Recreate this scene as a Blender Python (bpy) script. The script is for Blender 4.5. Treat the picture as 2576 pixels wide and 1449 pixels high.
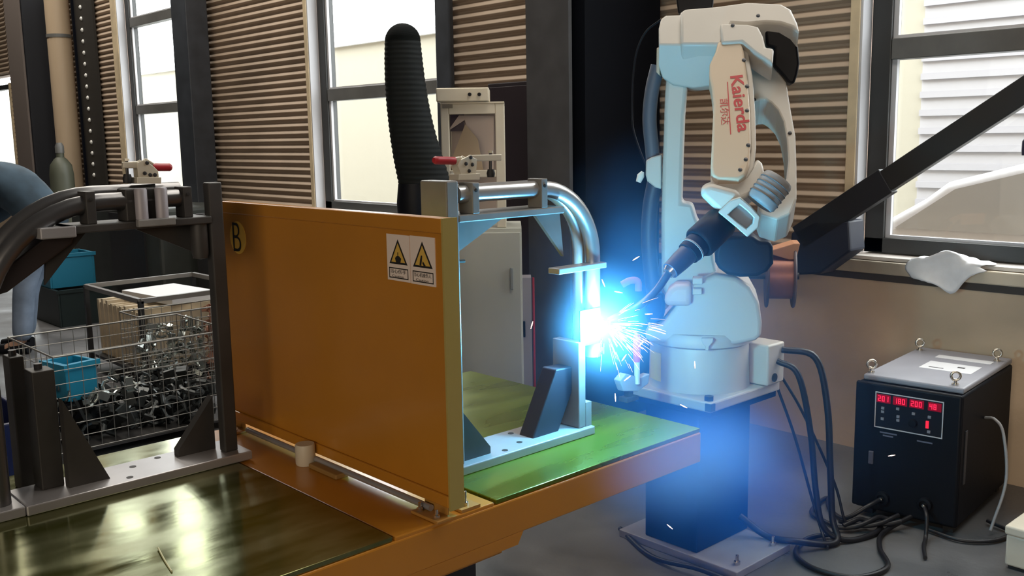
import bpy, bmesh, math, random
from mathutils import Vector as V, Matrix, Euler, noise

random.seed(7)
for o in list(bpy.data.objects):
    bpy.data.objects.remove(o)
SC = bpy.context.scene
COL = SC.collection

# ------------------------------------------------------------------ camera
FPX, W, H = 2454.8, 2576.0, 1449.0
YAW, PIT, ROL = math.radians(47.2265), math.radians(8.8163), math.radians(-0.9873)
CAM = V((0, 0, 1.6))
FW = V((-math.sin(YAW) * math.cos(PIT), math.cos(YAW) * math.cos(PIT), -math.sin(PIT)))
_r = V((math.cos(YAW), math.sin(YAW), 0))
_u = _r.cross(FW)
RT = _r * math.cos(ROL) + _u * math.sin(ROL)
UP = -_r * math.sin(ROL) + _u * math.cos(ROL)
cd = bpy.data.cameras.new('camera')
cam = bpy.data.objects.new('camera', cd)
COL.objects.link(cam)
cd.sensor_width = 36.0
cd.lens = 36.0 * FPX / W
cd.clip_start = 0.05
cd.clip_end = 200
M = Matrix((RT, UP, -FW)).transposed().to_4x4()
M.translation = CAM
cam.matrix_world = M
SC.camera = cam

# ------------------------------------------------------------------ world, lamps, exposure
SC.view_settings.view_transform = 'Standard'
SC.view_settings.look = 'None'
SC.view_settings.gamma = 1.0
SC.view_settings.use_curve_mapping = False
SC.view_settings.exposure = 0.0
wd = bpy.data.worlds.new('overcast_sky')
SC.world = wd
wd.use_nodes = True
bg = wd.node_tree.nodes.get('Background') or wd.node_tree.nodes.new('ShaderNodeBackground')
bg.inputs[0].default_value = (0.97, 0.98, 1.0, 1)
bg.inputs[1].default_value = 9.0
SC.cycles.max_bounces = 8
SC.cycles.diffuse_bounces = 3
SC.cycles.glossy_bounces = 3
SC.cycles.transmission_bounces = 4
SC.cycles.transparent_max_bounces = 10
SC.cycles.volume_bounces = 1
SC.cycles.volume_step_rate = 1.5
SC.cycles.volume_max_steps = 64
SC.cycles.use_denoising = True
SC.cycles.adaptive_threshold = 0.015
SC.cycles.caustics_reflective = False
SC.cycles.caustics_refractive = False
SC.cycles.sample_clamp_indirect = 4.0

def lamp(name, kind, loc, energy, color, size=None, size_y=None, look=None, **kw):
    l = bpy.data.lights.new(name, kind)
    l.energy = energy
    l.color = color
    if kind == 'AREA':
        l.shape = 'RECTANGLE' if size_y else 'SQUARE'
        l.size = size
        if size_y:
            l.size_y = size_y
    for k, v in kw.items():
        setattr(l, k, v)
    o = bpy.data.objects.new(name, l)
    o.location = loc
    if look is not None:
        o.rotation_euler = (V(look) - V(loc)).to_track_quat('-Z', 'Y').to_euler()
    COL.objects.link(o)
    return o

ARC = V((-1.945, 2.128, 1.042))          # where the wire meets the tube
ARC_COL = (0.15, 0.60, 1.0)
lamp('overhead_fill', 'AREA', (-7.5, 2.9, 5.5), 380, (1.0, 0.93, 0.82), 15.0, 0.9, (-7.5, 2.9, 0))  # unseen area lamp added as overhead interior fill
lamp('hall_window_light', 'AREA', (2.5, -5.5, 2.8), 235, (1.0, 0.84, 0.66), 7.0, 2.2, (-3.0, 2.5, 0.9))
lamp('weld_arc_light', 'POINT', ARC + V((0.032, -0.005, 0.0)), 46, ARC_COL, shadow_soft_size=0.02)
lamp('fixture_fill_light', 'POINT', ARC + V((0.12, -0.04, 0.01)), 12, ARC_COL, shadow_soft_size=0.03)  # extra lamp added beside the arc to light the fixture faces
for nm, x0, x1 in (('a', -2.2, -0.7), ('b', -7.2, -5.7), ('c', -11.0, -9.5)):
    lamp('window_daylight', 'AREA', ((x0 + x1) / 2, 4.85, 2.4), 10, (0.95, 0.98, 1.0), 1.4, 2.7, ((x0 + x1) / 2, 0, 1.6))

# ------------------------------------------------------------------ pixel -> point on a real plane
def ray(px, py):
    return FW + RT * ((px - W / 2) / FPX) + UP * ((H / 2 - py) / FPX)
def oX(px, py, x):
    d = ray(px, py); return CAM + d * ((x - CAM.x) / d.x)
def oY(px, py, y):
    d = ray(px, py); return CAM + d * ((y - CAM.y) / d.y)
def oZ(px, py, z):
    d = ray(px, py); return CAM + d * ((z - CAM.z) / d.z)
def oD(px, py, d):
    return CAM + ray(px, py) * d
def oP(px, py, p, n):
    d = ray(px, py); return CAM + d * ((V(p) - CAM).dot(n) / d.dot(n))

# ------------------------------------------------------------------ materials
MATS = {}
def mat(name, col, rough=0.5, metal=0.0, var=0.0, scale=6.0, col2=None, bump=0.0, bscale=40.0, emit=None, estr=0.0,
        coat=0.0, stretch=(1, 1, 1), rvar=0.0, spec=0.5):
    if name in MATS:
        return MATS[name]
    m = bpy.data.materials.new(name)
    m.use_nodes = True
    nt = m.node_tree
    b = nt.nodes.get('Principled BSDF')
    b.inputs['Base Color'].default_value = (*col, 1)
    b.inputs['Roughness'].default_value = rough
    b.inputs['Metallic'].default_value = metal
    b.inputs['Coat Weight'].default_value = coat
    b.inputs['Specular IOR Level'].default_value = spec
    if emit:
        b.inputs['Emission Color'].default_value = (*emit, 1)
        b.inputs['Emission Strength'].default_value = estr
    if var or col2 or bump or rvar:
        tc = nt.nodes.new('ShaderNodeTexCoord')
        mp = nt.nodes.new('ShaderNodeMapping')
        mp.inputs['Scale'].default_value = stretch
        nt.links.new(tc.outputs['Object'], mp.inputs['Vector'])
        n = nt.nodes.new('ShaderNodeTexNoise')
        n.inputs['Scale'].default_value = scale
        n.inputs['Detail'].default_value = 5
        nt.links.new(mp.outputs[0], n.inputs['Vector'])
        rp = nt.nodes.new('ShaderNodeValToRGB')
        c2 = col2 or tuple(min(1, c * (1 + var)) for c in col)
        c1 = col if col2 else tuple(c * (1 - var) for c in col)
        rp.color_ramp.elements[0].position = 0.36
        rp.color_ramp.elements[1].position = 0.64
        rp.color_ramp.elements[0].color = (*c1, 1)
        rp.color_ramp.elements[1].color = (*c2, 1)
        nt.links.new(n.outputs['Fac'], rp.inputs['Fac'])
        nt.links.new(rp.outputs['Color'], b.inputs['Base Color'])
        if rvar:
            mr = nt.nodes.new('ShaderNodeMapRange')
            mr.inputs['From Min'].default_value = 0.35
            mr.inputs['From Max'].default_value = 0.65
            mr.inputs['To Min'].default_value = max(0.02, rough - rvar)
            mr.inputs['To Max'].default_value = rough + rvar
            nt.links.new(n.outputs['Fac'], mr.inputs['Value'])
            nt.links.new(mr.outputs[0], b.inputs['Roughness'])
        if bump:
            n2 = nt.nodes.new('ShaderNodeTexNoise')
            n2.inputs['Scale'].default_value = bscale
            n2.inputs['Detail'].default_value = 4
            nt.links.new(mp.outputs[0], n2.inputs['Vector'])
            bp = nt.nodes.new('ShaderNodeBump')
            bp.inputs['Strength'].default_value = bump
            bp.inputs['Distance'].default_value = 0.01
            nt.links.new(n2.outputs['Fac'], bp.inputs['Height'])
            nt.links.new(bp.outputs[0], b.inputs['Normal'])
    MATS[name] = m
    return m

def emis(name, col, s):
    m = bpy.data.materials.new(name); m.use_nodes = True
    nt = m.node_tree; nt.nodes.clear()
    e = nt.nodes.new('ShaderNodeEmission'); e.inputs[0].default_value = (*col, 1); e.inputs[1].default_value = s
    o = nt.nodes.new('ShaderNodeOutputMaterial'); nt.links.new(e.outputs[0], o.inputs[0])
    return m

def glassmat():
    m = bpy.data.materials.new('window_glass'); m.use_nodes = True
    nt = m.node_tree; nt.nodes.clear()
    t = nt.nodes.new('ShaderNodeBsdfTransparent'); t.inputs[0].default_value = (0.93, 0.95, 0.94, 1)
    g = nt.nodes.new('ShaderNodeBsdfGlossy'); g.inputs['Roughness'].default_value = 0.04
    x = nt.nodes.new('ShaderNodeMixShader'); x.inputs[0].default_value = 0.06
    o = nt.nodes.new('ShaderNodeOutputMaterial')
    nt.links.new(t.outputs[0], x.inputs[1]); nt.links.new(g.outputs[0], x.inputs[2]); nt.links.new(x.outputs[0], o.inputs[0])
    return m

def hazemat(name, dens, col, soot=0.0, wisp=0.0):
    """smoke that thins out to nothing at the skin of its unit ball"""
    m = bpy.data.materials.new(name); m.use_nodes = True
    nt = m.node_tree; nt.nodes.clear()
    N = nt.nodes.new
    tc = N('ShaderNodeTexCoord')
    ln = N('ShaderNodeVectorMath'); ln.operation = 'LENGTH'
    nt.links.new(tc.outputs['Object'], ln.inputs[0])
    mr = N('ShaderNodeMapRange'); mr.interpolation_type = 'SMOOTHSTEP'
    mr.inputs['From Min'].default_value = 1.0; mr.inputs['From Max'].default_value = 0.1
    mr.inputs['To Min'].default_value = 0.0; mr.inputs['To Max'].default_value = dens
    nt.links.new(ln.outputs['Value'], mr.inputs['Value'])
    d = mr.outputs[0]
    if wisp:
        nz = N('ShaderNodeTexNoise'); nz.inputs['Scale'].default_value = 2.2; nz.inputs['Detail'].default_value = 2
        nt.links.new(tc.outputs['Object'], nz.inputs['Vector'])
        m2 = N('ShaderNodeMapRange'); m2.inputs['From Min'].default_value = 0.35; m2.inputs['From Max'].default_value = 0.65
        m2.inputs['To Min'].default_value = 1 - wisp; m2.inputs['To Max'].default_value = 1 + wisp
        nt.links.new(nz.outputs['Fac'], m2.inputs['Value'])
        mu = N('ShaderNodeMath'); mu.operation = 'MULTIPLY'
        nt.links.new(d, mu.inputs[0]); nt.links.new(m2.outputs[0], mu.inputs[1]); d = mu.outputs[0]
    sc = N('ShaderNodeVolumeScatter'); sc.inputs['Color'].default_value = (*col, 1)
    nt.links.new(d, sc.inputs['Density'])
    out = sc.outputs[0]
    if soot:
        ab = N('ShaderNodeVolumeAbsorption'); ab.inputs['Color'].default_value = (*col, 1)
        mq = N('ShaderNodeMath'); mq.operation = 'MULTIPLY'; mq.inputs[1].default_value = soot
        nt.links.new(d, mq.inputs[0]); nt.links.new(mq.outputs[0], ab.inputs['Density'])
        ad = N('ShaderNodeAddShader'); nt.links.new(out, ad.inputs[0]); nt.links.new(ab.outputs[0], ad.inputs[1]); out = ad.outputs[0]
    o = N('ShaderNodeOutputMaterial'); nt.links.new(out, o.inputs['Volume'])
    return m

CONC_WALL = mat('painted_concrete_wall', (0.64, 0.49, 0.345), 0.85, var=0.12, scale=1.6, bump=0.15, bscale=25)
CONC_FLOOR = mat('concrete_floor', (0.115, 0.115, 0.12), 0.42, var=0.22, scale=2.2, bump=0.12, bscale=30, rvar=0.15)
SIDING = mat('corrugated_liner_paint', (0.44, 0.34, 0.255), 0.6, var=0.15, scale=1.2)
CEIL = mat('roof_liner', (0.16, 0.16, 0.17), 0.9)
PLASTER = mat('hall_wall_paint', (0.22, 0.21, 0.20), 0.9)
OLIVE2 = mat('arclit_table_plate', (0.13, 0.165, 0.014), 0.30, metal=0.6, col2=(0.165, 0.205, 0.02), scale=1.6, stretch=(6, 1, 1), rvar=0.08, bump=0.005, bscale=14)  # table plate again, greener so its colour carries the arc light
COLSTEEL = mat('column_steel_paint', (0.055, 0.054, 0.058), 0.55, var=0.15)
COLDARK = mat('dark_column_paint', (0.035, 0.04, 0.05), 0.5, var=0.2)
ALU = mat('window_frame_grey', (0.13, 0.13, 0.125), 0.45, var=0.12)
ALUDK = mat('window_frame_dark', (0.035, 0.036, 0.036), 0.5)
WHITEFR = mat('white_window_trim', (0.55, 0.55, 0.58), 0.5)
BEIGETRIM = mat('beige_window_trim', (0.62, 0.50, 0.33), 0.6, var=0.15, scale=5)
GLASS = glassmat()
ORANGE = mat('orange_enamel', (0.50, 0.205, 0.022), 0.28, var=0.06, scale=2.5, coat=0.15)
OLIVE = mat('oily_table_plate', (0.13, 0.14, 0.022), 0.14, metal=0.8, col2=(0.27, 0.28, 0.14), scale=2.6, stretch=(3.5, 1, 1), rvar=0.07, bump=0.012, bscale=14, spec=0.7)
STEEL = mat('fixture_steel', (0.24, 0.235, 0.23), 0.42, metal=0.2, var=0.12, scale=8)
STEELDK = mat('dark_fixture_steel', (0.055, 0.052, 0.05), 0.5, metal=0.3, var=0.2)
PLATE = mat('ground_steel_plate', (0.42, 0.41, 0.42), 0.35, metal=0.5, var=0.08)
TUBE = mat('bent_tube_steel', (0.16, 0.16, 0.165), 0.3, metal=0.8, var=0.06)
TUBEL = mat('arclit_tube_steel', (0.5, 0.5, 0.5), 0.28, metal=0.7, var=0.05)
ZINC = mat('zinc_plated_clamp', (0.72, 0.66, 0.54), 0.4, metal=0.35)
REDG = mat('red_vinyl_grip', (0.42, 0.022, 0.035), 0.4)
RUBBER = mat('black_rubber', (0.012, 0.012, 0.013), 0.6)
ROBW = mat('robot_cream_paint', (0.58, 0.55, 0.50), 0.42, var=0.03, scale=3)
ROBB = mat('robot_beige_cover', (0.64, 0.52, 0.39), 0.5, var=0.02, scale=3)
ROBG = mat('robot_grey_casting', (0.30, 0.31, 0.33), 0.5, var=0.08)
BLACK = mat('black_plastic', (0.006, 0.007, 0.011), 0.5, spec=0.2)
BLACKP = mat('black_powder_coat', (0.004, 0.005, 0.010), 0.55, spec=0.12, bump=0.05, bscale=200)
NAVY = mat('navy_pedestal_paint', (0.003, 0.006, 0.06), 0.6, var=0.1, spec=0.1)
REDTXT = mat('red_lettering', (0.50, 0.02, 0.025), 0.5)
CREAM = mat('cream_machine_paint', (0.70, 0.63, 0.50), 0.5, var=0.04)
CABG = mat('grey_cabinet_paint', (0.50, 0.50, 0.44), 0.5, var=0.06, scale=2)
BOLT = mat('bolt_steel', (0.06, 0.06, 0.065), 0.4, metal=0.6)
CHROME = mat('bright_zinc', (0.7, 0.66, 0.58), 0.25, metal=1.0)
WHITE = mat('white_paper', (0.72, 0.72, 0.74), 0.7)
CLOTH = mat('white_cotton', (0.78, 0.78, 0.80), 0.9, var=0.04, scale=20)
YEL = mat('yellow_label', (0.85, 0.62, 0.04), 0.5)
TXT = mat('black_print', (0.015, 0.013, 0.012), 0.6)

# ------------------------------------------------------------------ mesh builder
class MB:
    def __init__(self):
        self.bm = bmesh.new()
    def _f(self, vs):
        try:
            return self.bm.faces.new(vs)
        except ValueError:
            return None
    def box(self, a, b, rot=None, c=None):
        a, b = V(a), V(b)
        pts = [V((x, y, z)) for z in (a.z, b.z) for y in (a.y, b.y) for x in (a.x, b.x)]
        if rot is not None:
            c = V(c) if c is not None else (a + b) / 2
            pts = [rot @ (p - c) + c for p in pts]
        v = [self.bm.verts.new(p) for p in pts]
        for q in ((0, 1, 3, 2), (4, 6, 7, 5), (0, 4, 5, 1), (2, 3, 7, 6), (0, 2, 6, 4), (1, 5, 7, 3)):
            self._f([v[i] for i in q])
        return self
    def bar(self, p, q, w, h, up=V((0, 0, 1))):
        p, q, = V(p), V(q)
        d = (q - p).normalized()
        s = d.cross(V(up))
        if s.length < 1e-4:
            s = d.cross(V((1, 0, 0)))
        s.normalize(); t = s.cross(d)
        v = [self.bm.verts.new(e + s * (i * w / 2) + t * (j * h / 2)) for e in (p, q) for i, j in ((-1, -1), (1, -1), (1, 1), (-1, 1))]
        for f in ((3, 2, 1, 0), (4, 5, 6, 7), (0, 1, 5, 4), (1, 2, 6, 5), (2, 3, 7, 6), (3, 0, 4, 7)):
            self._f([v[i] for i in f])
        return self
    def prism(self, poly, vec):
        vec = V(vec)
        a = [self.bm.verts.new(V(p)) for p in poly]
        b = [self.bm.verts.new(V(p) + vec) for p in poly]
        n = len(a)
        self._f(a); self._f(b[::-1])
        for i in range(n):
            self._f([a[i], b[i], b[(i + 1) % n], a[(i + 1) % n]])
        return self
    def ring(self, outer, inner, vec):
        vec = V(vec); n = len(outer)
        A = [self.bm.verts.new(V(p)) for p in outer]; B = [self.bm.verts.new(V(p)) for p in inner]
        A2 = [self.bm.verts.new(V(p) + vec) for p in outer]; B2 = [self.bm.verts.new(V(p) + vec) for p in inner]
        for i in range(n):
            j = (i + 1) % n
            self._f([A[i], A[j], B[j], B[i]]); self._f([A2[j], A2[i], B2[i], B2[j]])
            self._f([A[j], A[i], A2[i], A2[j]]); self._f([B[i], B[j], B2[j], B2[i]])
        return self
    def tube(self, pts, r, n=12, caps=True):
        pts = [V(p) for p in pts]
        rs = r if isinstance(r, (list, tuple)) else [r] * len(pts)
        rings = []; s = None
        for i, p in enumerate(pts):
            d = (pts[min(i + 1, len(pts) - 1)] - pts[max(i - 1, 0)]).normalized()
            if s is None:
                s = d.cross(V((0, 0, 1)))
                if s.length < 0.05: s = d.cross(V((1, 0, 0)))
            else:
                s = s - d * s.dot(d)
            s.normalize(); t = d.cross(s)
            rings.append([self.bm.verts.new(p + (s * math.cos(2 * math.pi * k / n) + t * math.sin(2 * math.pi * k / n)) * rs[i]) for k in range(n)])
        for a, b in zip(rings, rings[1:]):
            for k in range(n):
                self._f([a[k], a[(k + 1) % n], b[(k + 1) % n], b[k]])
        if caps:
            self._f(rings[0][::-1]); self._f(rings[-1])
        return self
    def lathe(self, prof, c, axis=V((0, 0, 1)), n=32):
        c = V(c); axis = V(axis).normalized()
        s = axis.cross(V((0, 0, 1)))
        if s.length < 0.05: s = V((1, 0, 0))
        s.normalize(); t = axis.cross(s)
        rings = []
        for r, h in prof:
            if r < 1e-5:
                rings.append([self.bm.verts.new(c + axis * h)] * n)
            else:
                rings.append([self.bm.verts.new(c + axis * h + (s * math.cos(2 * math.pi * k / n) + t * math.sin(2 * math.pi * k / n)) * r) for k in range(n)])
        for a, b in zip(rings, rings[1:]):
            for k in range(n):
                q = []
                for v in (a[k], a[(k + 1) % n], b[(k + 1) % n], b[k]):
                    if v not in q: q.append(v)
                if len(q) > 2: self._f(q)
        if prof[0][0] > 1e-5: self._f(rings[0][::-1])
        if prof[-1][0] > 1e-5: self._f(rings[-1])
        return self
    def ball(self, c, r, n=10):
        prof = [(r * math.sin(math.pi * i / n), -r * math.cos(math.pi * i / n)) for i in range(n + 1)]
        prof[0] = (0, -r); prof[-1] = (0, r)
        return self.lathe(prof, c, n=2 * n)
    def torus(self, c, R, r, axis, n=20, m=8):
        c = V(c); axis = V(axis).normalized()
        s = axis.cross(V((0, 0, 1)))
        if s.length < 0.05: s = V((1, 0, 0))
        s.normalize(); t = axis.cross(s)
        rings = []
        for i in range(n):
            a = 2 * math.pi * i / n
            d = s * math.cos(a) + t * math.sin(a)
            rings.append([self.bm.verts.new(c + d * (R + r * math.cos(2 * math.pi * k / m)) + axis * (r * math.sin(2 * math.pi * k / m))) for k in range(m)])
        for i in range(n):
            a, b = rings[i], rings[(i + 1) % n]
            for k in range(m):
                self._f([a[k], a[(k + 1) % m], b[(k + 1) % m], b[k]])
        return self

def link(o, parent):
    COL.objects.link(o)
    if parent is not None:
        o.parent = parent
    return o

def wloc(o):
    p = V((0, 0, 0))
    while o is not None:
        p = p + o.location; o = o.parent
    return p

def part(name, mb, m, parent=None, bevel=0.0, seg=2, smooth=False, origin=None, label=None, kind=None, angle=50):
    bm = mb.bm
    bmesh.ops.recalc_face_normals(bm, faces=bm.faces[:])
    base = wloc(parent) if parent is not None else V((0, 0, 0))
    if origin is None:
        zs = min(v.co.z for v in bm.verts)
        xs = [v.co.x for v in bm.verts]; ys = [v.co.y for v in bm.verts]
        origin = V(((min(xs) + max(xs)) / 2, (min(ys) + max(ys)) / 2, zs))
    origin = V(origin)
    for v in bm.verts:
        v.co -= origin
    me = bpy.data.meshes.new(name)
    bm.to_mesh(me); bm.free()
    me.materials.append(m)
    if smooth:
        for p in me.polygons: p.use_smooth = True
        try:
            me.set_sharp_from_angle(angle=math.radians(angle))
        except Exception:
            pass
    o = bpy.data.objects.new(name, me)
    o.location = origin - base
    link(o, parent)
    if bevel:
        b = o.modifiers.new('bevel', 'BEVEL'); b.width = bevel; b.segments = seg; b.limit_method = 'ANGLE'; b.angle_limit = math.radians(40)
        if seg > 2:
            for p in me.polygons: p.use_smooth = True
            me.set_sharp_from_angle(angle=math.radians(35)) if not smooth else None
    if label: o['label'] = label
    if kind: o['kind'] = kind
    return o

def tag(o, label, cat, group=None):
    o['label'] = label; o['category'] = cat
    if group: o['group'] = group
    return o

def thing(name, loc, label, cat, group=None):
    o = bpy.data.objects.new(name, None)
    o.empty_display_size = 0.1
    o.location = loc
    COL.objects.link(o)
    return tag(o, label, cat, group)

def struct(name, mb, m, parent=None, **k):
    o = part(name, mb, m, parent, **k)
    if parent is None: o['kind'] = 'structure'
    return o

def sroot(name, loc):
    o = bpy.data.objects.new(name, None); o.location = loc; COL.objects.link(o); o['kind'] = 'structure'
    return o

def copy_tree(o, parent=None):
    c = o.copy(); COL.objects.link(c)
    if parent is not None: c.parent = parent
    for ch in list(o.children):
        copy_tree(ch, c)
    return c

def bez(pts, n=8):
    """smooth path through points (Catmull-Rom)"""
    pts = [V(p) for p in pts]
    P = [pts[0] * 2 - pts[1]] + pts + [pts[-1] * 2 - pts[-2]]
    out = []
    for i in range(1, len(P) - 2):
        for k in range(n):
            t = k / n
            a, b, c, d = P[i - 1], P[i], P[i + 1], P[i + 2]
            out.append(0.5 * ((2 * b) + (c - a) * t + (2 * a - 5 * b + 4 * c - d) * t * t + (3 * b - a - 3 * c + d) * t ** 3))
    out.append(pts[-1])
    return out

def text(body, m, parent, name, origin, right, up, height, width=None, depth=0.0006, bold=0.0):
    """flat lettering lying on a surface: origin = lower left corner of the words"""
    cu = bpy.data.curves.new(name, 'FONT')
    cu.body = body; cu.size = 1.0; cu.extrude = 0.0; cu.offset = bold
    tmp = bpy.data.objects.new(name + '_tmp', cu)
    COL.objects.link(tmp)
    dg = bpy.context.evaluated_depsgraph_get(); dg.update()
    me = bpy.data.meshes.new_from_object(tmp.evaluated_get(dg))
    bpy.data.objects.remove(tmp)
    right = V(right).normalized(); up = V(up).normalized(); n = right.cross(up)
    xs = [v.co.x for v in me.vertices]; ys = [v.co.y for v in me.vertices]
    x0, x1, y0, y1 = min(xs), max(xs), min(ys), max(ys)
    sy = height / (y1 - y0); sx = (width / (x1 - x0)) if width else sy
    base = wloc(parent) if parent is not None else V((0, 0, 0))
    o3 = V(origin) - base
    for v in me.vertices:
        v.co = right * ((v.co.x - x0) * sx) + up * ((v.co.y - y0) * sy) + n * depth
    me.materials.clear(); me.materials.append(m)
    o = bpy.data.objects.new(name, me); o.location = o3
    link(o, parent)
    return o

# ================================================================== SETTING
YW = 4.53
struct('floor', MB().box((-26, -9, -0.12), (7, 4.53, 0)), CONC_FLOOR)
struct('ceiling', MB().box((-26, -9, 5.6), (7, 5, 5.75)), CEIL)
struct('wall_left', MB().box((-26.2, -9, 0), (-26, 5, 5.6)), PLASTER)
struct('wall_right', MB().box((7, -9, 0), (7.2, 5, 5.6)), PLASTER)
struct('wall_front', MB().box((-26, -9.2, 0), (7, -9, 5.6)), PLASTER)
wall = struct('wall_back', MB().box((-26, YW, -0.1), (7, YW + 0.25, 0.92)), CONC_WALL)
for xa, xb, za in ((-26, -13.6, 4.1), (-13.6, -11.6, 5.3), (-11.6, -11.42, 4.1), (-11.42, -9.55, 5.3), (-9.55, -7.36, 4.1), (-7.36, -5.56, 5.3), (-5.56, -2.375, 4.1), (-2.375, -0.62, 5.3), (-0.62, 7, 4.1)):
    part('upper_wall', MB().box((xa, YW + 0.01, za), (xb, YW + 0.25, 5.6)), SIDING, wall)

def corrugated(x0, x1, z0, z1, pitch=0.0635):
    m = MB()
    prof = []
    z = z0
    k = 0
    while z < z1:
        prof += [(0.0, z), (0.0, z + pitch * 0.20), (0.028, z + pitch * 0.42), (0.028, z + pitch * 0.48)]
        z += pitch
    prof.append((0.0, z1))
    vs = []
    for dy, zz in prof:
        zz = min(zz, z1)
        vs.append((m.bm.verts.new((x0, YW + 0.02 - dy, zz)), m.bm.verts.new((x1, YW + 0.02 - dy, zz))))
    for a, b in zip(vs, vs[1:]):
        m._f([a[0], a[1], b[1], b[0]])
    m.box((x0, YW + 0.03, z0), (x1, YW + 0.2, z1))
    return part('corrugated_sheet', m, SIDING, wall)

for a, b, z0, z1 in ((-4.6, -2.43, 0.995, 4.1), (-5.5, -4.6, 0.995, 4.1), (-9.4, -7.42, 0.995, 4.1), (-13.6, -11.6, 0.995, 3.75),
                     (-17.8, -15.55, 2.62, 4.1), (-15.55, -13.6, 0.995, 4.1), (-26, -17.8, 0.995, 4.1), (-0.6, 7, 0.995, 4.1)):
    corrugated(a, b, z0, z1)

# ledge under the windows
led = sroot('trim_1', (-3, YW, 0.9))
part('ledge_board', MB().box((-26, YW - 0.075, 0.915), (7, YW + 0.15, 0.975)), mat('ledge_paint', (0.50, 0.43, 0.33), 0.6, var=0.2, scale=4), led, bevel=0.006)
part('ledge_cap', MB().box((-26, YW - 0.045, 0.978), (7, YW + 0.15, 0.994)), mat('ledge_cap_paint', (0.62, 0.58, 0.54), 0.5, var=0.15), led)
part('ledge_shade_strip', MB().box((-26, YW - 0.03, 0.875), (7, YW + 0.02, 0.912)), mat('ledge_shade', (0.06, 0.05, 0.045), 0.7), led)  # dark strip painted in as the shadow under the ledge board

def window(n, x0, x1, zb=1.0, zt=5.3, bars=(1.985, 2.96, 3.95), trim=True, tw=0.05):
    """opening x0..x1 in the wall; the glazing sits 0.13 m back"""
    w = sroot('window_%d' % n, ((x0 + x1) / 2, YW + 0.13, zb))
    yg = YW + 0.13
    for xa, xb in ((x0, x0 + 0.10), (x1 - 0.07, x1)):
        part('jamb', MB().box((xa, yg - 0.05, zb), (xb, yg + 0.05, zt)), ALUDK, w, bevel=0.004)
    part('sill_rail', MB().box((x0, yg - 0.05, zb), (x1, yg + 0.05, zb + 0.075)), ALUDK, w, bevel=0.004)
    part('head_rail', MB().box((x0, yg - 0.05, zt - 0.07), (x1, yg + 0.05, zt)), ALUDK, w)
    zs = [zb + 0.075] + list(bars) + [zt - 0.07]
    for z in bars:
        part('glazing_bar', MB().box((x0 + 0.1, yg - 0.045, z - 0.05), (x1 - 0.07, yg + 0.045, z + 0.05)), ALU, w, bevel=0.004)
    for i, (za, zc) in enumerate(zip(zs, zs[1:])):
        za += 0.05 if i else 0; zc -= 0.05 if i < len(zs) - 2 else 0
        part('glass_pane', MB().box((x0 + 0.10, yg - 0.004, za), (x1 - 0.07, yg + 0.004, zc)), GLASS, w)
        # slim inner sash line
        part('sash_bead', MB().box((x0 + 0.10, yg - 0.03, za), (x0 + 0.125, yg - 0.008, zc)), WHITEFR, w)
        part('sash_bead', MB().box((x1 - 0.095, yg - 0.03, za), (x1 - 0.07, yg - 0.008, zc)), WHITEFR, w)
        part('sash_bead', MB().box((x0 + 0.125, yg - 0.03, za), (x1 - 0.095, yg - 0.008, za + 0.014)), WHITEFR, w)
    # jamb lining and face trim
    part('jamb_lining', MB().box((x0 - 0.012, YW - 0.012, zb), (x0, yg - 0.05, zt)), WHITEFR, w)
    part('jamb_lining', MB().box((x1, YW - 0.012, zb), (x1 + 0.012, yg - 0.05, zt)), WHITEFR, w)
    if trim:
        part('face_trim', MB().box((x0 - tw - 0.012, YW - 0.02, zb), (x0 - 0.012, YW + 0.02, zt)), BEIGETRIM, w, bevel=0.003)
        part('face_trim', MB().box((x1 + 0.012, YW - 0.02, zb), (x1 + 0.06, YW + 0.02, zt)), BEIGETRIM, w, bevel=0.003)
    return w
window(1, -2.375, -0.62)
window(2, -7.36, -5.56, bars=(1.975, 2.96, 3.95))
window(3, -11.42, -9.55, bars=(1.975, 2.95, 3.95), tw=0.16)
window(5, -13.5, -11.75, zb=3.75, bars=(4.5,), trim=False)
window(4, -17.7, -15.62, zt=2.5, bars=(), tw=0.1)

# steel columns
def hcolumn(n, x0, x1, y0, m, h=5.6):
    c = sroot('steel_column', ((x0 + x1) / 2, y0, 0))
    part('front_flange', MB().box((x0, y0, 0), (x1, y0 + 0.025, h)), m, c)
    part('rear_flange', MB().box((x0, YW - 0.1, 0), (x1, YW - 0.075, h)), m, c)
    xm = (x0 + x1) / 2
    part('web', MB().box((xm - 0.01, y0 + 0.025, 0), (xm + 0.01, YW - 0.1, h)), m, c)
    return c
hcolumn(1, -3.93, -3.61, 3.77, COLSTEEL)
dk = struct('trim_2', MB().box((-3.66, 3.83, 0), (-3.55, YW - 0.08, 5.6)), mat('web_shade_black', (0.003, 0.004, 0.007), 0.7, spec=0.1))  # near-black slab standing in for the shade inside the column web
struct('trim_3', MB().box((-5.52, YW - 0.12, 0.0), (-5.36, YW - 0.078, 4.1)), COLDARK, bevel=0.01)
struct('trim_4', MB().box((-9.37, YW - 0.30, 0), (-9.05, YW - 0.078, 5.6)), COLDARK, bevel=0.01)
hcolumn(2, -14.03, -13.46, 4.09, mat('dusty_column_flange', (0.16, 0.13, 0.115), 0.7))
struct('trim_5', MB().box((-13.66, 4.12, 0), (-13.42, YW - 0.08, 5.6)), mat('shaded_column_web', (0.010, 0.012, 0.018), 0.6))  # dark slab that paints the shaded side of the far column

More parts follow.
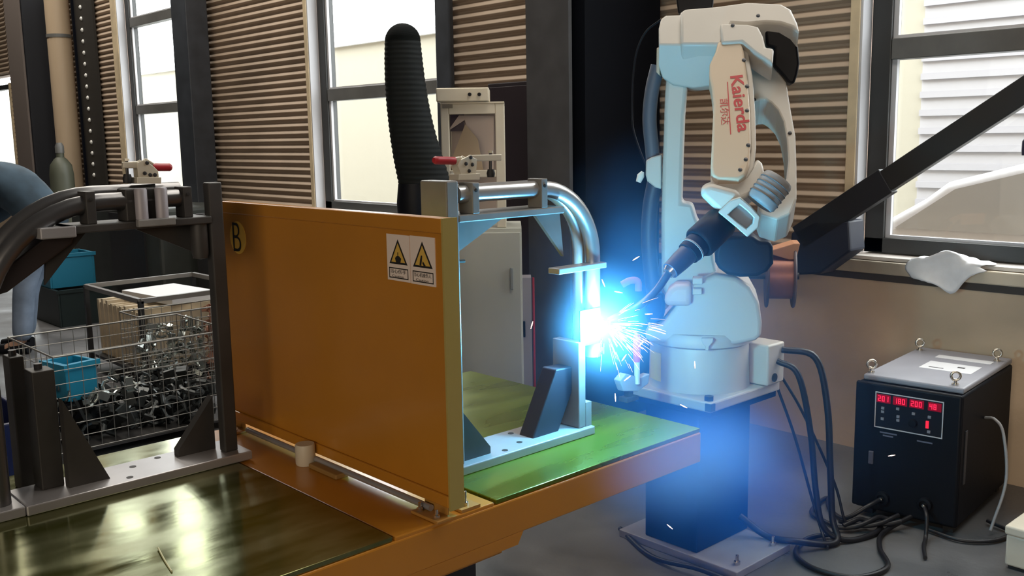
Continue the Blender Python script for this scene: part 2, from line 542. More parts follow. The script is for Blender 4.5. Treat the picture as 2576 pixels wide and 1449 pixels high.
# wall pipe and perforated cable tray by the far column
pp = thing('drain_pipe', (-12.88, YW - 0.18, 0), 'beige vertical drain pipe beside the dark far-left steel column', 'pipe')
part('pipe_barrel', MB().tube([(-12.88, YW - 0.17, 0), (-12.88, YW - 0.17, 5.6)], 0.14, 18), mat('beige_pipe', (0.50, 0.38, 0.26), 0.5), pp, smooth=True)
for z in (0.8, 2.9):
    part('pipe_bracket', MB().lathe([(0.15, 0), (0.15, 0.04)], (-12.88, YW - 0.17, z), n=18), ALU, pp, smooth=True)
ct = thing('cable_tray', (-12.4, YW - 0.07, 0.9), 'black vertical steel cable tray with a row of bright domes', 'cable tray')
part('tray_back', MB().box((-12.66, YW - 0.05, 0.996), (-12.05, YW - 0.022, 4.09)), mat('tray_black', (0.02, 0.018, 0.016), 0.6), ct)
part('tray_flange', MB().box((-12.66, YW - 0.08, 0.996), (-12.64, YW - 0.05, 4.09)), BLACKP, ct)
for k in range(16):
    part('tray_dome', MB().lathe([(0.026, 0), (0.026, 0.008), (0.012, 0.02), (0, 0.022)], (-12.41, YW - 0.05, 1.219 + 0.134 * k), V((0, -1, 0)), 10),
         mat('pale_dome', (0.85, 0.85, 0.82), 0.3, metal=0.2), ct, smooth=True)  # pale domes in a row down the tray
es = thing('exit_sign', oY(-4, 163, YW - 0.05), 'small green lit exit sign cut by the left picture edge', 'sign')
part('sign_case', MB().box((-16.75, YW - 0.06, 2.66), (-16.30, YW + 0.0, 2.86)), ALUDK, es)
part('sign_face', MB().box((-16.73, YW - 0.068, 2.68), (-16.32, YW - 0.06, 2.84)), mat('green_sign', (0.05, 0.4, 0.1), 0.5, emit=(0.08, 0.6, 0.15), estr=0.5), es)

# outside: yard, building, parked car
struct('ground_outside', MB().box((-40, 4.9, -0.2), (15, 30, -0.02)), mat('yard_concrete', (0.32, 0.32, 0.31), 0.8))
bl = thing('neighbour_building', (-4, 11, 0), 'pale cream and white building across the yard outside the windows', 'building')
part('cream_wall', MB().box((-40, 11, 0), (-5.05, 11.4, 3.4)), mat('cream_render', (0.37, 0.35, 0.285), 0.8), bl)
part('white_wall', MB().box((-5.05, 11, 0), (15, 11.4, 3.4)), mat('white_cladding', (0.40, 0.395, 0.41), 0.7), bl)
for k in range(16):
    part('cladding_rib', MB().box((-5.05, 10.96, 0.15 + 0.2 * k), (15, 11.0, 0.22 + 0.2 * k)), mat('white_cladding2', (0.345, 0.34, 0.36), 0.7), bl)
part('coping', MB().box((-40, 10.9, 3.4), (15, 11.45, 3.5)), mat('coping', (0.7, 0.7, 0.7), 0.7), bl)
car = thing('car', (-1.3, 7.0, 0), 'white car parked outside the right-hand window', 'car')
CARP = mat('white_car_paint', (0.31, 0.31, 0.325), 0.35, coat=0.1)
body = [(-4.5, .35), (-4.55, .62), (-4.4, .78), (-3.3, .90), (-2.88, 1.15), (-2.74, 1.26), (-2.3, 1.38), (-1.6, 1.46), (-0.9, 1.46), (0.0, 1.30), (0.65, .98), (1.05, .92), (1.1, .5), (1.0, .35)]
part('car_body', MB().prism([V((x, 6.35, z)) for x, z in body], (0, 1.6, 0)), CARP, car, bevel=0.09, seg=4)
part('side_glass', MB().prism([V((x, 6.335, z)) for x, z in [(-3.05, .95), (-2.66, 1.22), (-2.25, 1.33), (-1.6, 1.40), (-1.2, 1.40), (-1.2, .95)]], (0, 0.02, 0)), mat('car_glass', (0.21, 0.215, 0.22), 0.15), car)
part('side_glass', MB().prism([V((x, 6.335, z)) for x, z in [(-1.0, .95), (-1.0, 1.38), (-0.7, 1.38), (0.0, 1.24), (0.4, .95)]], (0, 0.02, 0)), mat('car_glass', (0.21, 0.215, 0.22), 0.15), car)
for x in (-3.2, 0.35):
    part('wheel', MB().lathe([(0.16, 0), (0.30, 0), (0.32, 0.03), (0.32, 0.17), (0.3, 0.2), (0, 0.2)], (x, 6.54, 0.30), V((0, -1, 0)), 24), RUBBER, car, smooth=True)

# ================================================================== TURNTABLE
TX0, TX1, TY0, TY1, TZ = -2.84, -1.745, 0.40, 2.40, 0.70
tb = thing('positioner_table', (-2.29, 1.4, 0), 'orange framed rotary welding table with glossy olive steel top plates', 'table')
part('top_plate', MB().box((TX0, TY0, TZ - 0.012), (TX1 - 0.004, 1.232, TZ)), OLIVE, tb, bevel=0.002, label='oily olive steel plate on the near half')
part('top_plate', MB().box((TX0, 1.552, TZ - 0.012), (TX1 - 0.004, TY1, TZ)), OLIVE2, tb, bevel=0.002, label='oily olive steel plate on the half under the arc')
part('centre_channel', MB().box((TX0, 1.24, TZ - 0.03), (TX1 - 0.003, 1.544, TZ - 0.004)), ORANGE, tb, bevel=0.003)
part('side_rail', MB().box((TX1 - 0.05, TY0, 0.592), (TX1, TY1, TZ - 0.013)), ORANGE, tb, bevel=0.004)
part('side_rail', MB().box((TX0, TY0, 0.592), (TX0 + 0.05, TY1, TZ - 0.013)), ORANGE, tb, bevel=0.004)
part('end_rail', MB().box((TX0 + 0.05, TY1 - 0.05, 0.592), (TX1 - 0.05, TY1, TZ - 0.013)), ORANGE, tb)
part('end_rail', MB().box((TX0 + 0.05, TY0, 0.592), (TX1 - 0.05, TY0 + 0.05, TZ - 0.013)), ORANGE, tb)
part('centre_beam', MB().box((TX0 + 0.06, 1.18, 0.52), (TX1 - 0.06, 1.62, TZ - 0.035)), ORANGE, tb, bevel=0.004)
part('rail_doubler', MB().prism([V((TX1, y, z)) for y, z in ((0.9, .594), (1.64, .594), (1.62, .562), (0.9, .562))], (-0.05, 0, 0)), ORANGE, tb)
part('pedestal_column', MB().box((-2.62, 1.1, 0.06), (-1.98, 1.68, 0.52)), mat('dark_positioner_paint', (0.02, 0.02, 0.026), 0.5), tb, bevel=0.01)
part('base_plate', MB().box((-2.85, 0.75, 0), (-1.85, 2.05, 0.06)), mat('positioner_base_grey', (0.16, 0.17, 0.18), 0.6, var=0.15), tb)

# orange divider panel marked B
pn = thing('divider_panel', (-2.29, 1.4, 0.70), 'tall orange sheet divider marked B standing across the table', 'partition')
PX0, PX1, PZ0, PZ1 = -2.835, -1.745, 0.722, 1.418
part('sheet', MB().box((PX0, 1.402, PZ0), (PX1, 1.432, PZ1)), ORANGE, pn, bevel=0.003)
part('top_flange', MB().box((PX0, 1.396, PZ1 - 0.036), (PX1, 1.402, PZ1)), ORANGE, pn, bevel=0.003)
part('bottom_flange', MB().box((PX0, 1.394, PZ0), (PX1, 1.402, PZ0 + 0.03)), ORANGE, pn, bevel=0.003)
part('edge_strip', MB().box((PX1, 1.396, PZ0 - 0.006), (PX1 + 0.006, 1.44, PZ1)), mat('worn_edge_yellow', (0.42, 0.33, 0.10), 0.4), pn)
part('letter_patch', MB().lathe([(0.050, 0), (0.050, 0.0012)], oY(599, 598, 1.402), V((0, -1, 0)), 28), mat('pale_letter_disc', (0.95, 0.55, 0.07), 0.33, coat=0.15), pn)
bl0 = oY(588, 631, 1.4); bl1 = oY(612, 562, 1.4)
text('B', TXT, pn, 'letter', V((bl0.x, 1.4003, bl0.z)), (1, 0, 0), (0, 0, 1), 0.088, 0.05, 0.0006, -0.012)
# two warning stickers
def sticker(pxl, pxr, pyt, pyb, words, fig):
    a = oY(pxl[0], pyt[0], 1.4015); b = oY(pxr[0], pyt[1], 1.4015)
    x0, x1, z1 = a.x, b.x, (a.z + b.z) / 2
    z0 = (oY(pxl[1], pyb[0], 1.4015).z + oY(pxr[1], pyb[1], 1.4015).z) / 2
    w, h = x1 - x0, z1 - z0
    s = part('warning_sticker', MB().box((x0, 1.3998, z0), (x1, 1.402, z1)), mat('sticker_white', (0.80, 0.68, 0.60), 0.5), pn, label='white sticker with yellow warning triangle, ' + fig)
    cx = (x0 + x1) / 2
    def tri(k, y):
        tz, bz = z1 - 0.10 * h, z0 + 0.36 * h
        cz = (tz + 2 * bz) / 3
        pts = [(cx, tz), (cx - 0.40 * w, bz), (cx + 0.40 * w, bz)]
        return [V((cx + (x - cx) * k, y, cz + (z - cz) * k)) for x, z in pts]
    part('triangle_border', MB().prism(tri(1, 1.3997), (0, 0.0004, 0)), TXT, s)
    part('triangle_field', MB().prism(tri(0.76, 1.3992), (0, 0.0004, 0)), mat('warning_yellow', (0.66, 0.42, 0.08), 0.5), s)
    m = MB(); zc = z0 + 0.47 * h; y = 1.3988
    if 'hand' in fig:
        m.prism([V((cx + dx * w, y, zc + dz * h)) for dx, dz in ((-.09, -.07), (.10, -.07), (.14, 0.02), (.05, .07), (-.05, .07), (-.13, .02))], (0, .0003, 0))
        m.box((cx - 0.015 * w, y, zc + .07 * h), (cx + 0.015 * w, y + .0003, zc + .15 * h))
    else:
        m.prism([V((cx + dx * w, y, zc + dz * h)) for dx, dz in ((-.12, -.06), (-.05, -.07), (-.01, .06), (.0, .14), (-.05, .14), (-.09, .05))], (0, .0003, 0))
        m.prism([V((cx + dx * w, y, zc + dz * h)) for dx, dz in ((.02, .03), (.13, -.06), (.06, -.08), (.0, -.02))], (0, .0003, 0))
    part('pictogram', m, TXT, s)
    fr = MB(); za, zb = z0 + 0.05 * h, z0 + 0.28 * h; xa, xb = cx - 0.42 * w, cx + 0.42 * w
    for q in (((xa, zb - .0025), (xb, zb)), ((xa, za), (xb, za + .0025)), ((xa, za), (xa + .0025, zb)), ((xb - .0025, za), (xb, zb))):
        fr.box((q[0][0], 1.3994, q[0][1]), (q[1][0], 1.3998, q[1][1]))
    part('caption_frame', fr, TXT, s)
    try:
        text(words, TXT, s, 'caption', V((xa + 0.06 * w, 1.3996, za + 0.11 * h)), (1, 0, 0), (0, 0, 1), 0.09 * h, 0.70 * w)
        text('Caution', TXT, s, 'caption', V((xa + 0.14 * w, 1.3996, za + 0.025 * h)), (1, 0, 0), (0, 0, 1), 0.05 * h, 0.5 * w)
    except Exception as e:
        print('text', e)
sticker((973, 978), (1030, 1035), (588, 592), (703, 711), '当心伤手', 'gripped hand figure')
sticker((1032, 1037), (1094, 1096), (592, 598), (713, 722), '当心机械伤人', 'struck person figure')
# roller, rod and end brackets under the panel
part('bottom_rod', MB().tube([(-2.72, 1.385, 0.712), (-1.80, 1.385, 0.712)], 0.0085, 10), PLATE, pn, smooth=True)
part('roller', MB().lathe([(0.026, 0), (0.028, 0.004), (0.028, 0.056), (0.026, 0.06)], (-2.345, 1.365, 0.6965), V((0, 0, 1)), 24), mat('white_roller', (0.62, 0.55, 0.42), 0.5), pn, smooth=True)
part('hinge_block', MB().box((-2.31, 1.352, 0.6965), (-2.17, 1.394, 0.71)), mat('dull_brass', (0.30, 0.17, 0.05), 0.5), pn, bevel=0.003)
for xa in (-2.81, -1.80):
    e = part('end_bracket', MB().box((xa - 0.04, 1.352, 0.6965), (xa + 0.065, 1.40, 0.704)).box((xa - 0.04, 1.396, 0.70), (xa + 0.05, 1.401, 0.74)), mat('bracket_orange', (0.42, 0.20, 0.04), 0.4), pn, bevel=0.002)
    for dx in (-0.02, 0.045):
        part('bolt', MB().lathe([(0.008, 0), (0.008, 0.008), (0.004, 0.008), (0.004, 0.022), (0, 0.023)], (xa + dx, 1.366, 0.704), n=8), CHROME, e)
part('rear_bracket', MB().box((-1.83, 1.44, 0.6965), (-1.75, 1.50, 0.704)), mat('bracket_orange', (0.42, 0.20, 0.04), 0.4), pn)
part('rear_bolt', MB().lathe([(0.008, 0), (0.008, 0.008), (0.004, 0.008), (0.004, 0.035), (0, 0.036)], (-1.772, 1.47, 0.704), n=8), CHROME, pn)
ww = tag(part('wire_offcut', MB().tube(bez([oZ(398, 1378, .704), oZ(412, 1405, .703), oZ(424, 1425, .702), oZ(432, 1437, .702)], 5), 0.0022, 6), mat('pale_wire', (0.7, 0.72, 0.4), 0.4), smooth=True),
         'thin pale wire offcut lying on the olive table plate', 'wire')

# ================================================================== WELDING FIXTURES
def toggle_clamp(parent_pt, P, sgn, label):
    """P(px,py) -> point on the clamp's own vertical plane; built in plane x = const, 3 cm deep"""
    t = thing('toggle_clamp', parent_pt, label, 'clamp', 'toggle clamps on the tube fixtures')
    return t

def plate_x(poly, x, th):
    """polygon of (y,z) extruded along -x"""
    return MB().prism([V((x, y, z)) for y, z in poly], (-th, 0, 0))

def fixture(kind):
    """built for the far (right) half, mirrored by a half turn about the table axis for the near one"""
    far = kind == 'far'
    def T(p):
        p = V(p)
        return p if far else V((2 * -2.292 - p.x, 2 * 1.4 + 0.035 - p.y, p.z))
    def tb_box(a, b):
        a, b = T(a), T(b)
        return MB().box((min(a.x, b.x), min(a.y, b.y), a.z), (max(a.x, b.x), max(a.y, b.y), b.z))
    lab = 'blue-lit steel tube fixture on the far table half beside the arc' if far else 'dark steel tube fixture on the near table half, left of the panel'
    S = STEEL if far else STEELDK  # one steel in two tones: far copy paled for arc light, near copy dark
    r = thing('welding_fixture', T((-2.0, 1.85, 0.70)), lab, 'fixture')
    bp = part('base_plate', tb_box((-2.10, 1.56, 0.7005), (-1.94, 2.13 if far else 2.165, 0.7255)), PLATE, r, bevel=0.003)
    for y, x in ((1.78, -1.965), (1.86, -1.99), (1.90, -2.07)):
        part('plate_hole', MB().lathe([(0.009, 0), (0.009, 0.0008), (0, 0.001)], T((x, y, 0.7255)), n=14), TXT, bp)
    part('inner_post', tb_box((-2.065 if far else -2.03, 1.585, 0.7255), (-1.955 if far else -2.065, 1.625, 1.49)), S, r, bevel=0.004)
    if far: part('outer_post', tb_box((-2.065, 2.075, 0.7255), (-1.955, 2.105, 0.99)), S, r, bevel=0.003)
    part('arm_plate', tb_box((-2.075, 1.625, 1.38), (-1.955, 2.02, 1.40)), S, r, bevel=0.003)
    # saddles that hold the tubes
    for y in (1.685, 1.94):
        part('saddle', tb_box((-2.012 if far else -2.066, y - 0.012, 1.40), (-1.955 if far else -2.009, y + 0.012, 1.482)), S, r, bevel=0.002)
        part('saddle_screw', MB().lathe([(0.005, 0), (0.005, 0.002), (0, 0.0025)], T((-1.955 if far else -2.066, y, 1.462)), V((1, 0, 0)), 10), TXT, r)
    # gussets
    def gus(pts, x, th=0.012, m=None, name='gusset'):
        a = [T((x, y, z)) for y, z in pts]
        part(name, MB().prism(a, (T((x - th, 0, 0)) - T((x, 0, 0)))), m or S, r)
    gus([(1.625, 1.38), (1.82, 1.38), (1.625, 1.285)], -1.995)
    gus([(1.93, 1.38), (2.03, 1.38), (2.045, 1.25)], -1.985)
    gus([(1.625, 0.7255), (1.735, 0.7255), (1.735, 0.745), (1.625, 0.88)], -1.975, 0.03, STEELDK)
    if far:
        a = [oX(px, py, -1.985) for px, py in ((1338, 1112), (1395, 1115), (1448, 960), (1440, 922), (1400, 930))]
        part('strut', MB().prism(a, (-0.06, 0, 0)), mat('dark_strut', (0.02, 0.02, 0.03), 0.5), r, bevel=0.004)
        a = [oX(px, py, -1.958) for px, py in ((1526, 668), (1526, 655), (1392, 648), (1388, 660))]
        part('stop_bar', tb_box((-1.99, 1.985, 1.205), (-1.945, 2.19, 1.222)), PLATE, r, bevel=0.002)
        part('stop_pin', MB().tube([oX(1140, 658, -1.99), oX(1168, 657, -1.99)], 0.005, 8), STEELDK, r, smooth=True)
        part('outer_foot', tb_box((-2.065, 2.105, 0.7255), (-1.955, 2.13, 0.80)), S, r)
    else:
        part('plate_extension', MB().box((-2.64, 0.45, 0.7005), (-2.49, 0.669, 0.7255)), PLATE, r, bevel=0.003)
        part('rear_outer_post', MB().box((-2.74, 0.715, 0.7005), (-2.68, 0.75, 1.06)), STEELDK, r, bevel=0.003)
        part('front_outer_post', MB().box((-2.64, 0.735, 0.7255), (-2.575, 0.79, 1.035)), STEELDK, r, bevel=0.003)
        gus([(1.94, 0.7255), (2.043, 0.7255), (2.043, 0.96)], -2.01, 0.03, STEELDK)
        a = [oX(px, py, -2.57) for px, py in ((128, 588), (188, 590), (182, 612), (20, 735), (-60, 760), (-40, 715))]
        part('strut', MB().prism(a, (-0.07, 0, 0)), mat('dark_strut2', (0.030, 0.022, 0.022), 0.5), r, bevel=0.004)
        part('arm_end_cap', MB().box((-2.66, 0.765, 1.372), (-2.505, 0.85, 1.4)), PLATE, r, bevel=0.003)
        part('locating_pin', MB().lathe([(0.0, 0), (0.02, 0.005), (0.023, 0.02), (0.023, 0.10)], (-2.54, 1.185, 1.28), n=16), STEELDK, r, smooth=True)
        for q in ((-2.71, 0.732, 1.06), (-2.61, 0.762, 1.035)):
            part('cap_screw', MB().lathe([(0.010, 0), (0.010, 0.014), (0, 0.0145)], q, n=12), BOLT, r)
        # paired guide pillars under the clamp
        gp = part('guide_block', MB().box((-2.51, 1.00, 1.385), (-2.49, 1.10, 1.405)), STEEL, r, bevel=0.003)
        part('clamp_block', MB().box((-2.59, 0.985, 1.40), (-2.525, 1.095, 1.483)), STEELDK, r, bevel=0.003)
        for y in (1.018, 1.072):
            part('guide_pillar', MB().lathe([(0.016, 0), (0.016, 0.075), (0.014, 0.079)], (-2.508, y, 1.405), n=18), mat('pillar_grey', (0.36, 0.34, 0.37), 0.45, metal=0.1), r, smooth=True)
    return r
fx_far = fixture('far')
fx_near = fixture('near')

# bent tube workpieces: two side by side in each fixture
def bent_tube(xc, far, zt=1.452, rad=0.0235, R=0.215, label=''):
    sg = 1 if far else -1
    ya = 1.64 if far else 2.8 - 1.64
    yb = 2.17 if far else 2.8 - 2.17
    pts = [V((xc, ya, zt))]
    for k in range(13):
        a = math.pi / 2 * k / 12
        pts.append(V((xc, yb - sg * R + sg * R * math.sin(a), zt - R + R * math.cos(a))))
    pts.append(V((xc, yb, 0.93 if far else 0.7265)))
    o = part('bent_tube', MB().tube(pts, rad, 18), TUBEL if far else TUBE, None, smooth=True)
    return tag(o, label, 'tube', 'bent steel tubes in the fixtures')  # same tube steel made lighter, arc light put into the colour
TR = 0.0235
bent_tube(-1.985, True, label='bent steel tube being welded, outer one of the far pair by the arc')
tag(part('arc_shield_tab', MB().box((-1.963, 2.085, 0.975), (-1.957, 2.175, 1.085)), STEELDK, None, bevel=0.001), 'small flat steel tab added at the arc to block its light', 'bracket')  # tab placed to keep arc light off the table plate behind it
bent_tube(-2.036, True, R=0.2, label='bent steel tube behind the one being welded in the far fixture')
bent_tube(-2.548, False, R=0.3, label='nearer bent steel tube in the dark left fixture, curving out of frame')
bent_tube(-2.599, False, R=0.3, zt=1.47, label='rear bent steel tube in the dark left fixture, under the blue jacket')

def clamp(x, pts, label):
    """horizontal toggle clamp drawn on its own plane x (3 cm thick)"""
    P = lambda q: oX(q[0], q[1], x)
    base = P(pts['base'][0])
    t = thing('toggle_clamp', base, label, 'clamp', 'toggle clamps on the fixtures')
    def pl(name, key, th, off, m, bev=0.001):
        return part(name, MB().prism([P(q) + V((off, 0, 0)) for q in pts[key]], (-th, 0, 0)), m, t, bevel=bev)
    pl('base_flange', 'base', 0.04, 0.005, ZINC)
    pl('side_plate', 'body', 0.004, 0.0, ZINC)
    pl('side_plate', 'body', 0.004, -0.026, ZINC)
    pl('clamp_arm', 'arm', 0.012, -0.009, ZINC, 0.002)
    pl('lever', 'lever', 0.012, -0.009, ZINC, 0.002)
    g = [P(q) + V((-0.015, 0, 0)) for q in pts['grip']]
    part('red_grip', MB().tube(bez(g, 4), [0.0105] * (4 * (len(g) - 1)) + [0.007], 12), REDG, t, smooth=True)
    s = [P(q) + V((-0.015, 0, 0)) for q in pts['spindle']]
    part('spindle', MB().tube(s, 0.004, 8), BOLT, t, smooth=True)
    k = [P(q) + V((-0.015, 0, 0)) for q in pts['tip']]
    part('rubber_tip', MB().tube(k, [0.009, 0.012, 0.010], 12), RUBBER, t, smooth=True)
    part('nut', MB().lathe([(0.007, -0.003), (0.007, 0.003)], s[0], n=6), ZINC, t)
    for q in pts['rivets']:
        part('rivet', MB().lathe([(0.0055, 0), (0.0045, 0.003), (0, 0.004)], P(q), V((1, 0, 0)), 10), BOLT, t)
    return t
clamp(-2.555, dict(base=[(343, 462), (343, 446), (404, 446), (404, 462)],
                  body=[(348, 446), (345, 410), (362, 402), (386, 418), (398, 430), (400, 446)],
                  arm=[(313, 423), (313, 408), (350, 406), (366, 410), (366, 424)],
                  lever=[(364, 404), (372, 398), (395, 412), (395, 428), (380, 428)],
                  grip=[(388, 420), (405, 421), (422, 421), (437, 421)], spindle=[(324, 402), (326, 440)], tip=[(326, 438), (326, 450), (326, 462)],
                  rivets=[(370, 410), (364, 436), (378, 440), (390, 440)]), 'red-handled toggle clamp on the dark near fixture in front of the left window')
clamp(-1.99, dict(base=[(1150, 453), (1152, 438), (1205, 436), (1204, 452)],
                 body=[(1160, 438), (1152, 418), (1160, 402), (1180, 392), (1200, 400), (1198, 437)],
                 arm=[(1186, 404), (1190, 390), (1268, 388), (1268, 404), (1215, 406)],
                 lever=[(1145, 398), (1165, 394), (1178, 402), (1170, 416), (1148, 414)],
                 grip=[(1152, 405), (1135, 404), (1116, 404), (1100, 403)], spindle=[(1243, 382), (1243, 428)], tip=[(1244, 426), (1244, 436), (1244, 446)],
                 rivets=[(1184, 396), (1172, 412), (1188, 414), (1180, 430)]), 'red-handled toggle clamp on the blue-lit far fixture')
# upright clamp near the robot
tc = thing('toggle_clamp', (-1.99, 2.34, 0.70), 'upright toggle clamp with pinkish red handle at the far table end', 'clamp', 'toggle clamps on the fixtures')
cp = lambda px, py: oX(px, py, -2.10)
part('grip', MB().tube([cp(1602, 842), cp(1602, 850), cp(1602, 900), cp(1602, 910)], [0.010, 0.013, 0.013, 0.011], 12), mat('pink_red_grip', (0.60, 0.04, 0.10), 0.4), tc, smooth=True)
part('lever', MB().tube([cp(1602, 906), cp(1603, 965)], 0.010, 10), ZINC, tc, smooth=True)
part('clamp_body', MB().prism([cp(*q) for q in ((1560, 958), (1575, 940), (1612, 950), (1635, 940), (1632, 965), (1605, 985), (1570, 985))], (-0.03, 0, 0)), ROBG, tc, bevel=0.003)
part('clamp_foot', MB().box((cp(1590, 985).x - 0.035, cp(1590, 985).y - 0.03, 0.7005), (cp(1590, 985).x + 0.005, cp(1590, 985).y + 0.03, 0.715)).box((cp(1590, 985).x - 0.025, cp(1590, 985).y - 0.012, 0.715), (cp(1590, 985).x - 0.005, cp(1590, 985).y + 0.012, cp(1590, 980).z)), STEELDK, tc)

# ================================================================== ROBOT
AX = V((-2.24, 3.06, 0))
brg = ray(1785, 600); TOC = V((-brg.x, -brg.y, 0)).normalized()       # horizontal, towards the viewer's side of the cell
SID = V((-TOC.y, TOC.x, 0))                                            # the robot's own sideways axis
def rp(px, py, w):
    return oP(px, py, AX + TOC * w, TOC)
rb = thing('welding_robot', (AX.x, AX.y, 0.60), 'cream six-axis welding robot arm with red lettering on its forearm', 'robot')
TILT = math.radians(36)
FN = TOC * math.cos(TILT) + V((0, 0, 1)) * math.sin(TILT)              # outer face of the forearm leans back this way
E0 = rp(1840, 105, 0.20)
def fp(px, py, off):
    return oP(px, py, E0 + FN * off, FN)
def fpr(name, pts, off, th, m=None, bev=0.012, seg=3, parent=None, label=None):
    return part(name, MB().prism([fp(px, py, off) for px, py in pts], FN * -th), m or ROBW, parent or rb, bevel=bev, seg=seg, label=label)
def rpr(name, pts, w, th, m=ROBW, bev=0.012, seg=3, parent=None, label=None):
    return part(name, MB().prism([rp(px, py, w) for px, py in pts], TOC * -th), m, parent or rb, bevel=bev, seg=seg, label=label)
bpl = part('base_plate', MB().box((-2.42, 2.835, 0.60), (-2.02, 3.29, 0.638)), ROBW, rb, bevel=0.006)
for p in ((-2.05, 2.865), (-2.05, 3.25), (-2.39, 2.865)):
    part('anchor_bolt', MB().lathe([(0.018, 0), (0.018, 0.016), (0, 0.0165)], (p[0], p[1], 0.638), n=6), BOLT, bpl)
part('anchor_pocket', MB().box((-2.043, 2.831, 0.606), (-2.0165, 2.858, 0.634)), mat('dark_pocket', (0.05, 0.07, 0.08), 0.5), bpl)
part('base', MB().lathe([(0.195, 0.638), (0.192, 0.66), (0.19, 0.79), (0.185, 0.805)], (AX.x, AX.y, 0), n=40), ROBW, rb, smooth=True)
# yellow rating label wrapped on the base
m = MB(); ll = []
dl = (rp(1658, 900, 0) - V((AX.x, AX.y, 0))); a0 = math.atan2(TOC.y, TOC.x) - math.radians(57)
for k in range(7):
    a = a0 + math.radians(24) * (k / 6 - 0.5)
    ll.append([V((AX.x + 0.197 * math.cos(a), AX.y + 0.197 * math.sin(a), z)) for z in (0.668, 0.778)])
for a, b in zip(ll, ll[1:]):
    m._f([m.bm.verts.new(p) for p in (a[0], b[0], b[1], a[1])])
part('rating_label', m, YEL, rb, label='yellow rating label')
cb = part('connector_box', MB().box((-2.12, 3.17, 0.64), (-2.0, 3.285, 0.80)), ROBW, rb, bevel=0.008, seg=3)
part('cable_gland', MB().lathe([(0.017, 0), (0.017, 0.004), (0, 0.0045)], (-2.0, 3.215, 0.668), V((1, 0, 0)), 16), TXT, cb)
part('swivel_ring', MB().lathe([(0.186, 0.806), (0.205, 0.815), (0.207, 0.84), (0.195, 0.86)], (AX.x, AX.y, 0), n=40), ROBW, rb, smooth=True)
part('index_tab', MB().box((-0.02, -0.012, 0), (0.02, 0.012, 0.045)), ROBW, rb) if False else None
rpr('index_tab', [(1764, 852), (1795, 852), (1793, 862), (1784, 872), (1783, 882), (1774, 882), (1774, 872), (1766, 862)], 0.222, 0.03, ROBW, 0.003, 2)
# shoulder casting (swivel head) and lower arm
rpr('swivel_head', [(1625, 858), (1622, 838), (1632, 826), (1665, 818), (1700, 770), (1745, 712), (1800, 690), (1852, 698), (1888, 722), (1910, 762), (1917, 812), (1915, 846), (1900, 858), (1850, 868), (1780, 872), (1700, 868)], 0.17, 0.33, ROBW, 0.03, 4)
part('shoulder_motor', MB().lathe([(0, -0.01), (0.05, -0.008), (0.058, 0.0), (0.058, 0.10), (0.05, 0.11), (0, 0.11)], rp(1742, 752, 0.12), -SID, 24) if False else
     MB().prism([rp(*q, 0.21) for q in ((1740, 716), (1700, 716), (1682, 728), (1672, 748), (1670, 770), (1740, 772))], TOC * -0.12), mat('robot_warm_cover', (0.66, 0.52, 0.46), 0.5), rb, bevel=0.02, seg=3)
rpr('motor_plug', [(1742, 700), (1768, 700), (1768, 716), (1742, 716)], 0.2, 0.06, ROBW, 0.004)
rpr('motor_plug', [(1742, 726), (1766, 726), (1766, 742), (1742, 742)], 0.2, 0.06, ROBW, 0.004)
rpr('lower_arm', [(1678, 150), (1735, 150), (1728, 220), (1722, 290), (1718, 400), (1715, 510), (1742, 513), (1752, 548), (1778, 600), (1796, 640), (1805, 690), (1830, 740), (1740, 760), (1672, 740), (1664, 690), (1663, 560), (1666, 440), (1668, 380), (1672, 250)], 0.09, 0.13, ROBW, 0.014, 3)
# elbow
UPF = [(1657, 112, .24), (1657, 72, .20), (1663, 48, .17), (1675, 39, .16), (1712, 38, .16), (1712, 30, .15), (1812, 40, .16), (1818, 112, .24)]
LOF = [(1805, 150, .22), (1790, 215, .13), (1745, 221, .12), (1692, 213, .13), (1666, 195, .15), (1657, 165, .20)]
m = MB(); allp = UPF + LOF
fv = [m.bm.verts.new(rp(*q)) for q in allp]
bv = [m.bm.verts.new(rp(q[0], q[1], q[2]) - TOC * 0.32) for q in allp]
m._f(fv[:8]); m._f([fv[7]] + fv[8:] + [fv[0]]); m._f(bv[::-1])
for i in range(len(fv)):
    j = (i + 1) % len(fv)
    m._f([fv[i], bv[i], bv[j], fv[j]])
part('elbow_block', m, ROBW, rb, bevel=0.018, seg=4)
rpr('elbow_side_cap', [(1652, 120), (1660, 118), (1660, 190), (1651, 182)], 0.12, 0.14, ROBB, 0.004)
for y0 in (62, 90):
    fpr('elbow_mark', [(1683, y0), (1700, y0 - 4), (1699, y0 + 3), (1682, y0 + 6)], 0.026, 0.001, mat('brown_print', (0.35, 0.25, 0.15), 0.6), 0)
fpr('upper_cover', [(1712, 112), (1712, 30), (1722, 21), (1800, 15), (1880, 4), (1965, 8), (1990, 22), (2006, 56), (2012, 82), (1992, 68), (1962, 58), (1925, 56), (1880, 60), (1842, 58), (1815, 112)], 0.055, 0.20, ROBW, 0.014, 3)
rpr('top_connector', [(1700, -8), (1796, -8), (1792, 24), (1770, 30), (1755, 30), (1740, 32), (1706, 34)], 0.05, 0.12, BLACK, 0.006)
fpr('elbow_cover', [(1812, 58), (1880, 60), (1908, 66), (1920, 90), (1926, 118), (1947, 121), (1944, 160), (1900, 132), (1866, 104), (1815, 108)], 0.07, 0.10, ROBW, 0.008, 3)
mt = rpr('elbow_motor', [(1924, 70), (1946, 58), (1975, 60), (1998, 72), (2008, 120), (2012, 160), (2006, 190), (1998, 212), (1984, 210), (1970, 192), (1945, 165), (1948, 121), (1928, 116)], 0.19, 0.15, BLACK, 0.018, 3)
